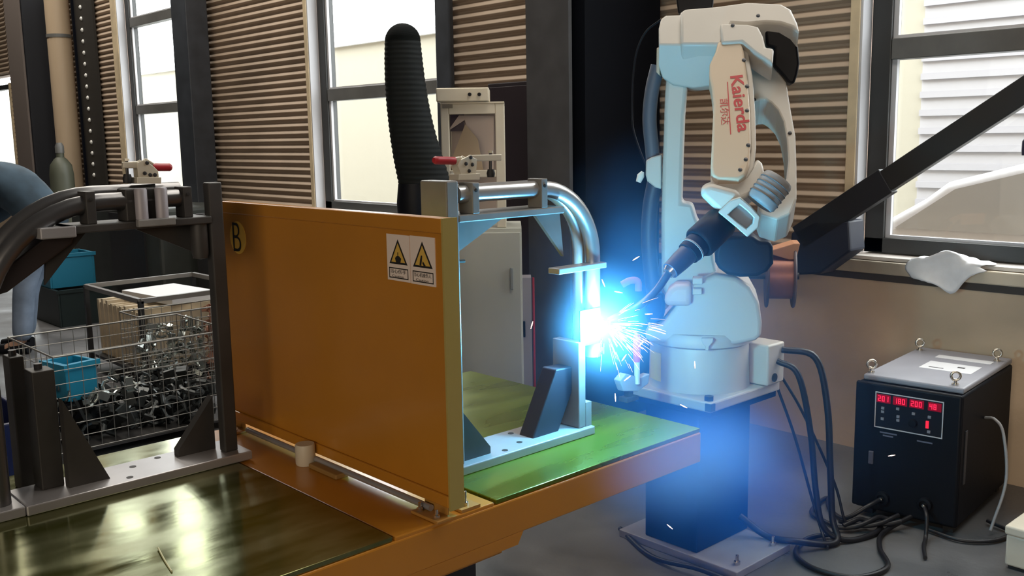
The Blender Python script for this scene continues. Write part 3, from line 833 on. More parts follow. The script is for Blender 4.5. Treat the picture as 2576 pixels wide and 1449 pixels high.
# forearm frame with its long oval opening
outer = [(1866, 100), (1905, 132), (1950, 168), (1978, 206), (1990, 280), (2001, 340), (2004, 420), (2004, 500), (1988, 538), (1955, 552), (1915, 540), (1905, 512), (1936, 494),
         (1962, 476), (1978, 448), (1983, 405), (1979, 350), (1971, 306), (1957, 276), (1940, 258), (1926, 249), (1912, 250), (1896, 258), (1884, 250), (1878, 200)]
fpr('forearm_frame', outer, -0.10, 0.15, ROBW, 0.006, 2)
fc_pts = [(1806, 104), (1864, 101), (1872, 130), (1881, 200), (1887, 280), (1889, 360), (1886, 410), (1876, 438), (1858, 450), (1806, 450), (1792, 441), (1788, 420), (1792, 330), (1795, 260), (1790, 215), (1784, 190), (1785, 160), (1800, 128)]
fc = fpr('forearm_cover', fc_pts, 0.06, 0.08, ROBB, 0.008, 3, label='beige forearm cover with red lettering')
fpr('forearm_side_plate', [(1864, 101), (1878, 108), (1893, 190), (1900, 280), (1902, 370), (1896, 420), (1880, 446), (1858, 452), (1876, 438), (1889, 380), (1886, 280), (1880, 200)], 0.035, 0.06, ROBW, 0.004)
for px, py in ((1858, 102), (1868, 152), (1876, 218), (1876, 279), (1879, 366), (1873, 402), (1859, 428)):
    part('cover_screw', MB().lathe([(0.0075, 0), (0.0065, 0.004), (0, 0.005)], fp(px + 3, py, 0.058), FN, 10), BOLT, fc)
for px, py in ((1897, 251), (1987, 335), (1843, 64), (1907, 40)):
    part('casting_screw', MB().lathe([(0.007, 0), (0.006, 0.004), (0, 0.005)], fp(px, py, -0.099 if px > 1890 and py > 100 else 0.07), FN, 10), BOLT, rb)
# lettering that runs down the forearm
k0, k1 = fp(1842, 192, 0.0607), fp(1862, 333, 0.0607)
rgt = (k1 - k0); upv = FN.cross(rgt.normalized())
text('Kaierda', REDTXT, fc, 'maker_lettering', fp(1836, 192, 0.0607), rgt, upv, 0.042, rgt.length, 0.0006, 0.02)
a, b = fp(1830, 206, 0.0607), fp(1838, 338, 0.0607)
part('lettering_rule', MB().bar(a, b, 0.003, 0.0008, up=FN), REDTXT, fc)
for i, ch in enumerate('凯尔达'):
    c0, c1 = fp(1810 + 1.5 * i, 250 + 22 * i, 0.0607), fp(1811.5 + 1.5 * i, 271 + 22 * i, 0.0607)
    d = c1 - c0
    text(ch, REDTXT, fc, 'maker_lettering', c0 , d, FN.cross(d.normalized()), 0.028, d.length * 0.95, 0.0006)
# wrist
fpr('forearm_nose', [(1790, 435), (1806, 446), (1860, 446), (1886, 425), (1905, 395), (1918, 408), (1924, 432), (1912, 465), (1888, 488), (1862, 500), (1830, 500), (1795, 480), (1786, 462)], 0.03, 0.065, ROBW, 0.02, 4)
rpr('wrist_body', [(1757, 488), (1768, 472), (1786, 461), (1812, 468), (1850, 478), (1868, 490), (1862, 510), (1842, 530), (1812, 540), (1785, 515)], 0.63, 0.16, ROBW, 0.02, 4)
axs = (rp(1960, 446, 0.62) - rp(1912, 508, 0.64)).normalized()
wm = part('wrist_motor', MB().lathe([(0.0, -0.042), (0.044, -0.040), (0.050, -0.032), (0.051, 0.050), (0.046, 0.060), (0.0, 0.066)], rp(1930, 488, 0.62), axs, 28), ROBG, rb, smooth=True, label='grey finned wrist motor')
for k in range(4):
    part('motor_fin', MB().torus(rp(1930, 488, 0.62) + axs * (-0.016 + 0.018 * k), 0.0505, 0.0025, axs, 28, 6), mat('fin_grey', (0.14, 0.15, 0.165), 0.5), wm, smooth=True)
rpr('forearm_tail', [(1915, 545), (1948, 560), (1972, 552), (1990, 536), (1974, 528), (1940, 538)], 0.46, 0.1, ROBW, 0.008)
# square torch bracket
bo = [(1806, 534), (1838, 504), (1862, 496), (1890, 520), (1913, 545), (1908, 572), (1880, 597), (1852, 572)]
bi = [(1832, 540), (1846, 526), (1860, 516), (1880, 532), (1896, 548), (1893, 562), (1878, 576), (1856, 560)]
br = part('torch_bracket', MB().ring([rp(*q, 0.66) for q in bo], [rp(*q, 0.66) for q in bi], TOC * -0.05), mat('bracket_aluminium', (0.52, 0.55, 0.53), 0.4, metal=0.2), rb, bevel=0.004)
part('bracket_plate', MB().prism([rp(*q, 0.63) for q in bi], TOC * -0.012), ROBG, br)
# torch
tp = [oD(1818, 556, 3.13), oD(1757, 613, 3.085)]
part('torch_body', MB().tube([tp[0], tp[0].lerp(tp[1], 0.12), tp[1].lerp(tp[0], 0.05), tp[1]], [0.050, 0.054, 0.054, 0.049], 24), BLACK, rb, smooth=True, label='black torch body')
part('torch_collar', MB().tube([oD(1758, 612, 3.084), oD(1748, 622, 3.078), oD(1731, 638, 3.068)], [0.041, 0.041, 0.038], 24), BLACK, rb, smooth=True)
part('collar_ring', MB().tube([oD(1744, 626, 3.076), oD(1741, 629, 3.074)], 0.042, 24), ROBG, rb, smooth=True)
part('torch_handle', MB().tube([oD(1733, 636, 3.069), oD(1712, 656, 3.058), oD(1686, 681, 3.04)], [0.033, 0.032, 0.028], 24), mat('torch_blue_black', (0.03, 0.035, 0.06), 0.4), rb, smooth=True)
part('torch_nut', MB().tube([oD(1689, 678, 3.042), oD(1680, 688, 3.036)], [0.025, 0.018], 20), CHROME, rb, smooth=True)
neck = bez([oD(1682, 686, 3.036), oD(1655, 726, 3.02), oD(1628, 754, 3.005), oD(1598, 776, 2.985), oD(1562, 794, 2.962), oD(1532, 806, 2.945)], 6)
part('torch_neck', MB().tube(neck, [0.0125] * (len(neck) - 8) + [0.012] * 4 + [0.012, 0.011, 0.010, 0.009], 14), mat('copper_neck', (0.10, 0.12, 0.17), 0.3, metal=0.7), rb, smooth=True)
part('filler_wire', MB().tube([oD(1532, 806, 2.945), ARC + V((0.02, 0.02, 0.005))], 0.0022, 8), TUBE, rb, smooth=True)
rpr('cable_cover', [(1798, 640), (1805, 612), (1830, 594), (1895, 592), (1910, 606), (1938, 606), (1945, 622), (1946, 664), (1930, 684), (1905, 697), (1862, 698), (1830, 692), (1808, 676), (1799, 660)], 0.26, 0.16, BLACK, 0.035, 4, label='black cable cover')
# hoses and side parts on the robot's left
hz = bez([rp(1655, 165, 0.02), rp(1640, 230, 0.02), rp(1634, 300, 0.02), rp(1640, 370, 0.02), rp(1645, 430, 0.02)], 6)
part('dress_hose', MB().tube(hz, 0.027, 14), mat('hose_grey_blue', (0.10, 0.11, 0.14), 0.5), rb, smooth=True)
hz = bez([rp(1648, 455, 0.02), rp(1636, 520, 0.02), rp(1632, 600, 0.02), rp(1638, 680, 0.02), rp(1648, 760, 0.04)], 6)
part('dress_hose', MB().tube(hz, 0.03, 14), mat('hose_dark', (0.04, 0.05, 0.08), 0.5), rb, smooth=True)
rpr('hose_guard', [(1664, 388), (1640, 395), (1625, 404), (1624, 440), (1628, 456), (1648, 472), (1664, 476)], 0.06, 0.08, ROBW, 0.006)
rpr('side_motor', [(1622, 760), (1630, 748), (1664, 745), (1672, 760), (1670, 795), (1660, 812), (1626, 812)], 0.12, 0.12, NAVY, 0.012, 3)
part('signal_cable', MB().tube(bez([rp(1662, 50, 0), rp(1625, 80, -.03), rp(1602, 130, -.05), rp(1592, 200, -.06), rp(1590, 280, -.05), rp(1594, 330, -.03), rp(1618, 400, 0), rp(1640, 440, 0.03)], 6), 0.004, 8), BLACK, rb, smooth=True)
part('cable_plug', MB().tube([rp(1617, 432, 0.05), rp(1612, 442, 0.05), rp(1606, 458, 0.05)], [0.006, 0.014, 0.010], 12), mat('white_plug', (0.85, 0.85, 0.8), 0.4), rb, smooth=True)
part('hose_clip', MB().tube(bez([rp(1565, 716, 0.05), rp(1585, 706, 0.05), rp(1604, 708, 0.05), rp(1606, 732, 0.05)], 4), 0.014, 10), mat('orange_clip', (0.6, 0.2, 0.12), 0.5), rb, smooth=True)
# pedestal
pd = thing('robot_pedestal', (-2.22, 3.03, 0), 'dark navy steel pedestal carrying the welding robot', 'pedestal')
part('box_column', MB().box((-2.35, 2.87, 0.03), (-2.10, 3.21, 0.575)), NAVY, pd, bevel=0.005)
part('top_flange', MB().box((-2.42, 2.85, 0.575), (-2.03, 3.28, 0.5995)), NAVY, pd, bevel=0.003)
fp = part('foot_plate', MB().box((-2.46, 2.84, 0), (-1.90, 3.20, 0.03)), mat('foot_plate_grey', (0.30, 0.30, 0.34), 0.5, var=0.1), pd, bevel=0.003)
for q in ((-1.94, 2.9), (-1.94, 3.14)):
    part('anchor_bolt', MB().lathe([(0.012, 0), (0.012, 0.012), (0.006, 0.012), (0.006, 0.035), (0, 0.036)], (q[0], q[1], 0.03), n=8), CHROME, fp)

# cables down from the robot base
CABM = mat('cable_black', (0.012, 0.012, 0.016), 0.45)
def cable(label, pts, r, group='black cables behind the robot', m=CABM, name='cable'):
    return tag(part(name, MB().tube(bez(pts, 7), r, 8), m, None, smooth=True), label, 'cable', group)
def cz(px, py, d): return oD(px, py, d)
cable('thick black cable arching from the robot connector box to the floor', [(-2.002, 3.265, .77), (-1.90, 3.34, .74), (-1.86, 3.37, .55), (-1.85, 3.39, .30), (-1.84, 3.40, .10), (-1.80, 3.36, .015), (-1.88, 3.2, .045), (-1.99, 3.17, .045), (-2.098, 3.15, .10)], 0.013)
cable('second black cable hanging just left of the thickest robot cable', [(-2.002, 3.235, .73), (-1.93, 3.27, .68), (-1.90, 3.32, .45), (-1.885, 3.35, .2), (-1.85, 3.36, .06), (-1.78, 3.42, .012), (-1.74, 3.58, .012), (-1.80, 3.72, .012)], 0.012)
cable('thin black lead sloping from the robot base plate towards the welder', [(-2.03, 3.286, .68), (-1.97, 3.38, .50), (-1.89, 3.5, .2), (-1.84, 3.52, .03), (-1.80, 3.60, .012)], 0.006)
cable('thin black lead dropping from the right robot base corner', [(-2.03, 3.286, .612), (-1.99, 3.36, .4), (-1.93, 3.40, .15), (-1.87, 3.38, .03), (-1.80, 3.30, .012)], 0.006)
cable('black cable looping on the floor in front of the pedestal foot', [(-1.83, 3.44, .02), (-1.90, 3.33, .012), (-1.86, 3.17, .012), (-1.74, 3.10, .012), (-1.60, 3.14, .012), (-1.56, 3.30, .012), (-1.66, 3.44, .012), (-1.72, 3.60, .012), (-1.66, 3.80, 0.06)], 0.010)
cable('black cable lying along the floor at the bottom picture edge', [oZ(1560, 1330, .012), oZ(1640, 1400, .012), oZ(1760, 1432, .034), oZ(1850, 1470, .012)], 0.010)
for k in range(3):
    tw = [V((-1.86, 3.50, .03)).lerp(V((-1.70, 3.67, .05)), i / 6) + V((0.016 * math.cos(2.1 * k + i), 0.012 * math.sin(2.1 * k + i), 0.012 * math.sin(2.1 * k + i))) for i in range(7)]
    cable('%s strand of the twisted black cable bundle left of the welder' % ('front', 'middle', 'rear')[k], tw, 0.010)

# wire spool behind the robot
sp = thing('wire_spool', (-2.24, 3.74, 0.85), 'dark welding wire spool with orange top behind the robot', 'spool')
sa = SID.copy(); sc0 = oD(1962, 694, 4.24)
part('wound_wire', MB().lathe([(0.10, -0.05), (0.10, 0.05)], sc0, sa, 28), mat('copper_wire', (0.30, 0.13, 0.09), 0.4, metal=0.4), sp, smooth=True)
for s in (-1, 1):
    part('spool_flange', MB().lathe([(0.135, -0.006), (0.14, 0), (0.135, 0.006), (0.02, 0.006)], sc0 + sa * (0.056 * s), sa, 30), mat('spool_brown', (0.09, 0.06, 0.06), 0.5), sp, smooth=True)
part('spool_axle', MB().tube([sc0 - sa * 0.18, sc0 + sa * 0.08], 0.015, 12), STEELDK, sp, smooth=True)
part('spool_bracket', MB().box(sc0 - sa * 0.17 + V((-0.015, -0.015, -sc0.z)), sc0 - sa * 0.17 + V((0.015, 0.015, 0.02))), STEELDK, sp)
part('spool_hood', MB().prism([sc0 + sa * a + V((0, 0, z)) + TOC * 0.07 for a, z in ((-0.075, 0.11), (0.05, 0.15), (0.075, 0.15), (0.06, 0.08), (0.03, 0.08))], TOC * -0.14), mat('orange_hood', (0.50, 0.24, 0.13), 0.5), sp, bevel=0.004)

# ================================================================== WELDER at right
WR = Matrix.Rotation(math.radians(5.5), 3, 'Z')
WO = V((-1.925, 3.735, 0))
def wl(x, y, z): return WO + WR @ V((x, y, z))
WWD, WDP, WHT = 0.415, 0.68, 0.60
wd_ = thing('welding_power_source', wl(WWD / 2, WDP / 2, 0), 'black welding power source with red displays and grey lid by the wall', 'welding machine')
def wbox(a, b):
    pts = [wl(*a), wl(b[0], a[1], a[2]), wl(b[0], b[1], a[2]), wl(a[0], b[1], a[2])]
    return MB().prism(pts, (0, 0, b[2] - a[2]))
part('case', wbox((0, 0.0, 0.03), (WWD, WDP, WHT - 0.025)), BLACKP, wd_, bevel=0.012, seg=3)
part('lid', wbox((0.012, 0.02, WHT - 0.0245), (WWD - 0.004, WDP, WHT)), mat('grey_lid', (0.30, 0.30, 0.34), 0.45, var=0.06), wd_, bevel=0.008, seg=3)
part('front_bezel', wbox((-0.003, -0.02, 0.04), (WWD + 0.003, 0.0, WHT - 0.022)), BLACK, wd_, bevel=0.01, seg=3)
for q in ((0.03, 0.06), (WWD - 0.05, 0.06), (0.04, WDP - 0.08), (WWD - 0.04, WDP - 0.10)):
    e = part('eye_bolt', MB().lathe([(0.014, 0), (0.014, 0.006), (0.007, 0.006), (0.007, 0.018)], wl(q[0], q[1], WHT), n=12), CHROME, wd_, smooth=True)
    part('eye_ring', MB().torus(wl(q[0], q[1], WHT + 0.036), 0.017, 0.0055, WR @ V((0.5, -1, 0)), 20, 8), CHROME, e, smooth=True)
part('paper_label', wbox((0.15, 0.27, WHT), (0.36, 0.42, WHT + 0.001)), WHITE, wd_)
part('paper_label', wbox((0.14, 0.50, WHT), (0.37, 0.56, WHT + 0.001)), WHITE, wd_)
part('paper_print', wbox((0.18, 0.30, WHT + 0.001), (0.24, 0.31, WHT + 0.0014)).prism([wl(0.28, 0.35, WHT + 0.001), wl(0.31, 0.35, WHT + 0.001), wl(0.31, 0.37, WHT + 0.001), wl(0.28, 0.37, WHT + 0.001)], (0, 0, 0.0004)), TXT, wd_)
# control panel frame and displays on the front
def wf(x0, x1, z0, z1, d0=-0.0215, d1=-0.02): return wbox((x0, d0, z0), (x1, d1, z1))
CP = part('control_panel', wf(0.082, 0.352, 0.395, 0.545), mat('panel_black', (0.008, 0.009, 0.014), 0.35), wd_)
fr = MB()
for q in ((0.082, 0.352, 0.541, 0.545), (0.082, 0.352, 0.395, 0.399), (0.082, 0.086, 0.399, 0.541), (0.348, 0.352, 0.399, 0.541)):
    pts = [wl(q[0], -0.0235, q[2]), wl(q[1], -0.0235, q[2]), wl(q[1], -0.0215, q[2]), wl(q[0], -0.0215, q[2])]
    fr.prism(pts, (0, 0, q[3] - q[2]))
part('panel_frame', fr, mat('frame_white', (0.6, 0.6, 0.62), 0.5), CP)
LED = mat('red_led', (0.4, 0.0, 0.02), 0.5, emit=(1.0, 0.015, 0.06), estr=1.6)
LEDBK = mat('led_window', (0.10, 0.004, 0.01), 0.3, emit=(0.5, 0.0, 0.03), estr=0.35)
SEG = {'0': 'abcdef', '1': 'bc', '2': 'abged', '8': 'abcdefg', '4': 'fgbc', '5': 'afgcd', '6': 'afgedc'}
def digits(x0, s, parent):
    m = MB(); w, h, g = 0.011, 0.022, 0.0155
    for i, ch in enumerate(s):
        ox = x0 + g * i; oz = 0.508
        for sg in SEG[ch]:
            r = {'a': (0, w, h - .003, h), 'd': (0, w, 0, .003), 'g': (0, w, h / 2 - .0015, h / 2 + .0015), 'f': (0, .003, h / 2, h), 'e': (0, .003, 0, h / 2), 'b': (w - .003, w, h / 2, h), 'c': (w - .003, w, 0, h / 2)}[sg]
            pts = [wl(ox + r[0], -0.0245, oz + r[2]), wl(ox + r[1], -0.0245, oz + r[2]), wl(ox + r[1], -0.0235, oz + r[2]), wl(ox + r[0], -0.0235, oz + r[2])]
            m.prism(pts, (0, 0, r[3] - r[2]))
    part('led_digits', m, LED, parent)
for x0, s in ((0.094, '201'), (0.160, '180'), (0.226, '200'), (0.298, '48')):
    d = part('display', wf(x0 - 0.006, x0 + 0.05 if len(s) > 2 else x0 + 0.045, 0.502, 0.536, -0.0235, -0.0215), LEDBK, CP)
    digits(x0, s, d)
for x, z in ((0.115, 0.48), (0.115, 0.465), (0.115, 0.435), (0.175, 0.487), (0.178, 0.455), (0.178, 0.440), (0.238, 0.478), (0.30, 0.475), (0.30, 0.415)):
    part('button', wf(x - 0.006, x + 0.006, z - 0.005, z + 0.005, -0.0265, -0.0215), mat('button_grey', (0.25, 0.26, 0.30), 0.5), CP)
part('dial', MB().lathe([(0.017, 0), (0.015, 0.016), (0, 0.017)], wl(0.238, -0.0215, 0.44), WR @ V((0, -1, 0)), 20), BLACK, CP, smooth=True)
part('lit_switch', wf(0.287, 0.298, 0.428, 0.458, -0.0255, -0.0215), mat('red_switch', (0.4, 0.01, 0.02), 0.4, emit=(1, 0.02, 0.06), estr=0.9), CP)
PRN = mat('pale_print', (0.14, 0.15, 0.2), 0.5)
for x0, x1, z0 in ((0.105, 0.175, 0.374), (0.118, 0.160, 0.362), (0.255, 0.315, 0.366)):
    part('panel_print', wf(x0, x1, z0, z0 + 0.006, -0.0206, -0.02), PRN, wd_)
part('rocker_switch', wf(0.065, 0.085, 0.235, 0.29, -0.03, -0.02), mat('switch_grey', (0.10, 0.11, 0.15), 0.4), wd_, bevel=0.003)
for x, z in ((0.13, 0.10), (0.30, 0.115)):
    s = part('output_socket', MB().lathe([(0.028, 0), (0.028, 0.02), (0.018, 0.022), (0.018, 0.012), (0, 0.012)], wl(x, -0.02, z), WR @ V((0, -1, 0)), 20), BLACK, wd_, smooth=True)
    part('socket_stud', MB().lathe([(0.007, 0), (0.006, 0.018), (0, 0.02)], wl(x, -0.032, z), WR @ V((0, -1, 0)), 12), CHROME, s, smooth=True)
part('side_grille', wbox((WWD, 0.05, 0.2), (WWD + 0.003, 0.075, 0.42)), mat('grille_grey', (0.03, 0.033, 0.045), 0.5), wd_)
for q in ((0.03, 0.03), (WWD - 0.06, 0.03), (0.03, WDP - 0.06), (WWD - 0.06, WDP - 0.06)):
    part('foot', wbox((q[0], q[1], 0), (q[0] + 0.04, q[1] + 0.04, 0.03)), RUBBER, wd_)
cable('grey lead bowing out of the welder side at the right edge', [wl(WWD + .001, .30, .42), wl(WWD + .05, .26, .43), wl(WWD + .09, .24, .38), wl(WWD + .12, .2, .2), wl(WWD + 0.1, 0.1, .02)], 0.006, 'welder leads', mat('grey_lead', (0.35, 0.35, 0.36), 0.5))
cable('black lead snaking on the floor right of the welder', [wl(WWD - .1, -.03, .015), wl(WWD + .03, -.05, .012), wl(WWD + .13, .02, .012), wl(WWD + .16, .15, .012), wl(WWD + .06, .2, .02)], 0.008, 'welder leads')
cable('black lead plugged into the left welder socket', [wl(.13, -.035, .10), wl(.10, -.10, .08), wl(.02, -.14, .02), wl(-.08, -.06, .014), wl(-.14, .05, .014), wl(-.12, -.15, .014), wl(0, -.22, .012)], 0.009, 'welder leads')
cable('black lead trailing forward from the welder to the picture bottom', [wl(.30, -.035, .11), wl(.33, -.09, .09), wl(.34, -.12, .02), wl(.36, -.2, .012), wl(.4, -.3, .012)], 0.008, 'welder leads')
cbx = thing('junction_box', (-1.19, 3.66, 0), 'small cream box on the floor at the right picture edge', 'box')
part('box_body', MB().box((-1.27, 3.62, 0.012), (-1.05, 3.80, 0.13)), CREAM, cbx, bevel=0.008, seg=3)
part('box_lid', MB().box((-1.275, 3.615, 0.13), (-1.045, 3.805, 0.165)), CREAM, cbx, bevel=0.008, seg=3)
part('box_plinth', MB().box((-1.26, 3.63, 0), (-1.06, 3.79, 0.012)), RUBBER, cbx)

# white rag on the ledge
def rag():
    m = MB()
    pts = [(-2.08, -.06, .02), (-1.68, .0, .0)]
    n, k = 26, 18
    vs = []
    for i in range(n):
        row = []
        for j in range(k):
            u, v = i / (n - 1), j / (k - 1)
            x = -2.055 + 0.34 * u + 0.02 * math.sin(7 * v)
            t = v * 0.24 + 0.02 * math.sin(5 * u)
            drop = 0.08 + 0.05 * math.exp(-((u - 0.55) / 0.16) ** 2) - 0.05 * max(0, u - 0.62) * 3
            # lies on the ledge then hangs over its edge
            flat = 0.10
            hump = 0.055 * math.exp(-((u - 0.45) / 0.28) ** 2) * (0.6 + 0.4 * math.sin(3.1 * v)) + 0.012 * noise.noise(V((u * 6, v * 5, 3)))
            if t < flat:
                y = YW - 0.00 - t * 0.85; z = 0.998 + max(0.0, hump)
            else:
                q = (t - flat) / 0.14
                y = YW - 0.088 - 0.012 * math.sin(9 * u) - 0.006 * q; z = 0.998 + max(0.0, hump) * (1 - q) - drop * q
            row.append(m.bm.verts.new((x, y, z + 0.004 * noise.noise(V((u * 14, v * 12, 1))))))
        vs.append(row)
    for i in range(n - 1):
        for j in range(k - 1):
            m._f([vs[i][j], vs[i + 1][j], vs[i + 1][j + 1], vs[i][j + 1]])
    o = part('rag', m, CLOTH, None, smooth=True, angle=180)
    s = o.modifiers.new('thick', 'SOLIDIFY'); s.thickness = 0.004; s.offset = 1
    return tag(o, 'crumpled white rag lying over the window ledge', 'rag')
rag()

# diagonal dark brace in front of the right window
br_ = thing('steel_brace', (-2.5, 4.36, 0.88), 'dark diagonal steel brace crossing the right window', 'brace')
u0, u1 = oY(2640, 188, 4.33), oY(2015, 598, 4.33)
ud = (u1 - u0).normalized()
u9 = u0 - ud * 3.2                                   # runs on up to the roof beam outside the frame
part('brace_bar', MB().bar(u9, u0.lerp(u1, 0.62), 0.05, 0.105, up=V((0, -1, 0)).cross(ud)), mat('brace_dark', (0.022, 0.022, 0.022), 0.35), br_, bevel=0.004)
part('brace_roof_plate', MB().box(u9 + V((-0.12, -0.06, -0.12)), V((u9.x + 0.12, YW - 0.015, u9.z + 0.12))), COLSTEEL, br_)
part('brace_sleeve', MB().bar(u0.lerp(u1, 0.60) , u1, 0.06, 0.125, up=V((0, -1, 0)).cross(ud)), mat('brace_sleeve', (0.014, 0.015, 0.02), 0.45), br_, bevel=0.004)
part('brace_shoe', MB().prism([oY(*q, 4.30) for q in ((1985, 640), (1990, 585), (2050, 555), (2135, 555), (2140, 632), (2060, 690), (2000, 692))], (0, 0.145, 0)), mat('brace_shoe', (0.014, 0.018, 0.035), 0.5), br_, bevel=0.01)
hk = thing('hanging_tool', oY(2574, 370, 4.40), 'dark ribbed knob at the right picture edge before the window', 'knob')
part('knob_head', MB().lathe([(0, 0), (0.018, 0.002), (0.02, 0.02), (0.02, 0.06), (0.012, 0.075), (0, 0.078)], oY(2582, 392, 4.40), n=14), mat('dark_purple_plastic', (0.06, 0.05, 0.09), 0.5), hk, smooth=True)
part('knob_arm', MB().tube([oY(2582, 365, 4.40), oY(2640, 340, 4.40), V((-0.60, 4.40, oY(2640, 340, 4.40).z)), V((-0.585, YW + 0.01, oY(2640, 340, 4.40).z))], 0.012, 10), BLACK, hk, smooth=True)

# ================================================================== MIDDLE: cabinets, machine, duct
CF = V((1150 - 1310, 0, 0))
c0, c1 = oD(1150, 575, 4.8), oD(1312, 575, 4.8)
ex = (c1 - c0); ex.z = 0; cw = ex.length; ex.normalize(); ey = V((-ex.y, ex.x, 0))
def cl(x, y, z): return V((c0.x, c0.y, 0)) + ex * x + ey * y + V((0, 0, z))
def cbox(a, b):
    return MB().prism([cl(a[0], a[1], a[2]), cl(b[0], a[1], a[2]), cl(b[0], b[1], a[2]), cl(a[0], b[1], a[2])], (0, 0, b[2] - a[2]))
gc = thing('control_cabinet', cl(cw / 2, .2, 0), 'pale grey electrical control cabinet behind the far fixture', 'cabinet')
part('cabinet_body', cbox((-0.08, 0.015, 0.05), (cw, 0.42, 1.155)), CABG, gc, bevel=0.004)
part('door', cbox((-0.075, 0, 0.07), (cw - 0.006, 0.014, 1.135)), CABG, gc, bevel=0.004)
part('plinth', cbox((-0.07, 0.03, 0), (cw - 0.01, 0.41, 0.05)), BLACK, gc)
part('door_handle', cbox((cw - 0.06, -0.012, 0.85), (cw - 0.045, 0, 0.96)), mat('handle_grey', (0.26, 0.27, 0.26), 0.5), gc, bevel=0.003)
part('side_latch', cbox((cw, 0.03, 0.60), (cw + 0.012, 0.06, 0.68)), BLACK, gc, bevel=0.003)
part('side_trunking', cbox((cw, 0.05, 0.1), (cw + 0.045, 0.16, 0.9)), mat('trunking', (0.33, 0.30, 0.33), 0.5), gc)
part('red_cable', MB().tube([cl(cw + 0.055, 0.06, 0.1), cl(cw + 0.055, 0.06, 0.9)], 0.006, 8), mat('red_flex', (0.4, 0.02, 0.03), 0.5), gc, smooth=True)

mc = thing('sample_frame_machine', cl(0.16, .16, 1.155), 'cream framed machine with tilted beige plates on the grey cabinet', 'machine')
def mpx(px, py): 
    q = oP(px, py, cl(0, 0.03, 0), ey); return (q - cl(0, 0.03, 0)).dot(ex), q.z
fx0, fzt = mpx(1110, 262); fx1, _ = mpx(1268, 255); _, fzb = mpx(1200, 560)
fzb = 1.156
for xa, xb in ((fx0 - 0.005, fx0 + 0.035), (fx1 - 0.045, fx1)):
    part('frame_post', cbox((xa, 0.03, fzb), (xb, 0.08, fzt)), CREAM, mc, bevel=0.004)
    part('rear_post', cbox((xa, 0.30, fzb), (xb, 0.34, fzt)), CREAM, mc, bevel=0.004)
part('frame_rail', cbox((fx0 - 0.005, 0.026, fzt), (fx1, 0.34, fzt + 0.008)), CREAM, mc)
part('frame_rail', cbox((fx0 + 0.035, 0.03, fzt - 0.05), (fx1 - 0.045, 0.07, fzt)), CREAM, mc, bevel=0.003)
part('frame_rail', cbox((fx0 + 0.035, 0.03, mpx(1200, 446)[1]), (fx1 - 0.045, 0.07, mpx(1200, 428)[1])), CREAM, mc, bevel=0.003)
part('back_sheet', cbox((fx0 + 0.02, 0.30, fzb + 0.02), (fx1 - 0.02, 0.305, fzt - 0.02)), mat('beige_back', (0.40, 0.31, 0.26), 0.6), mc)
tp_ = [cl(*[mpx(px, py)[0], 0.12, mpx(px, py)[1]]) for px, py in ((1130, 410), (1168, 312), (1200, 350), (1215, 432), (1140, 440))]
part('tilted_plate', MB().prism(tp_, ey * 0.02), mat('tan_plate', (0.48, 0.36, 0.24), 0.5), mc)
tp_ = [cl(*[mpx(px, py)[0], 0.2, mpx(px, py)[1]]) for px, py in ((1120, 330), (1150, 288), (1240, 290), (1240, 430), (1200, 430), (1165, 300))]
part('tilted_plate', MB().prism(tp_, ey * 0.02), mat('beige_plate', (0.55, 0.44, 0.38), 0.5), mc)
part('dark_recess', cbox((fx0 + 0.03, 0.22, mpx(1130, 330)[1]), (fx0 + 0.10, 0.24, mpx(1130, 285)[1])), mat('violet_dark', (0.05, 0.03, 0.06), 0.5), mc)
part('name_strip', cbox((fx0 + 0.005, 0.025, fzt - 0.02), (fx0 + 0.055, 0.026, fzt - 0.002)), mat('strip_grey', (0.25, 0.22, 0.18), 0.5), mc)
hx0 = mpx(1098, 235)[0]; hx1 = mpx(1230, 235)[0]
hd = part('head_unit', cbox((hx0, 0.0, fzt + 0.009), (hx1, 0.26, fzt + 0.075)), CREAM, mc, bevel=0.006, seg=3)
for px in (1182, 1206):
    q = mpx(px, 238)
    part('knob', MB().lathe([(0.009, 0), (0.008, 0.012), (0, 0.013)], cl(q[0], 0.0, q[1] - 0.0), -ey, 14), BLACK, hd, smooth=True)
# tall dark cabinet at the wall
dc = thing('dark_cabinet', (-4.45, 4.25, 0), 'tall dark brown-black cabinet at the wall left of the big column', 'cabinet')
part('cabinet_shell', MB().box((-4.60, 4.08, 0.04), (-4.02, 4.445, 1.925)), mat('cabinet_dark', (0.022, 0.015, 0.02), 0.5), dc, bevel=0.006)
part('cabinet_door', MB().box((-4.59, 4.068, 0.08), (-4.03, 4.079, 1.90)), mat('cabinet_dark2', (0.026, 0.017, 0.022), 0.45), dc, bevel=0.003)
part('cabinet_plinth', MB().box((-4.58, 4.1, 0), (-4.04, 4.43, 0.04)), BLACK, dc)
part('cabinet_handle', MB().box((-4.09, 4.05, 0.95), (-4.07, 4.067, 1.1)), BOLT, dc)

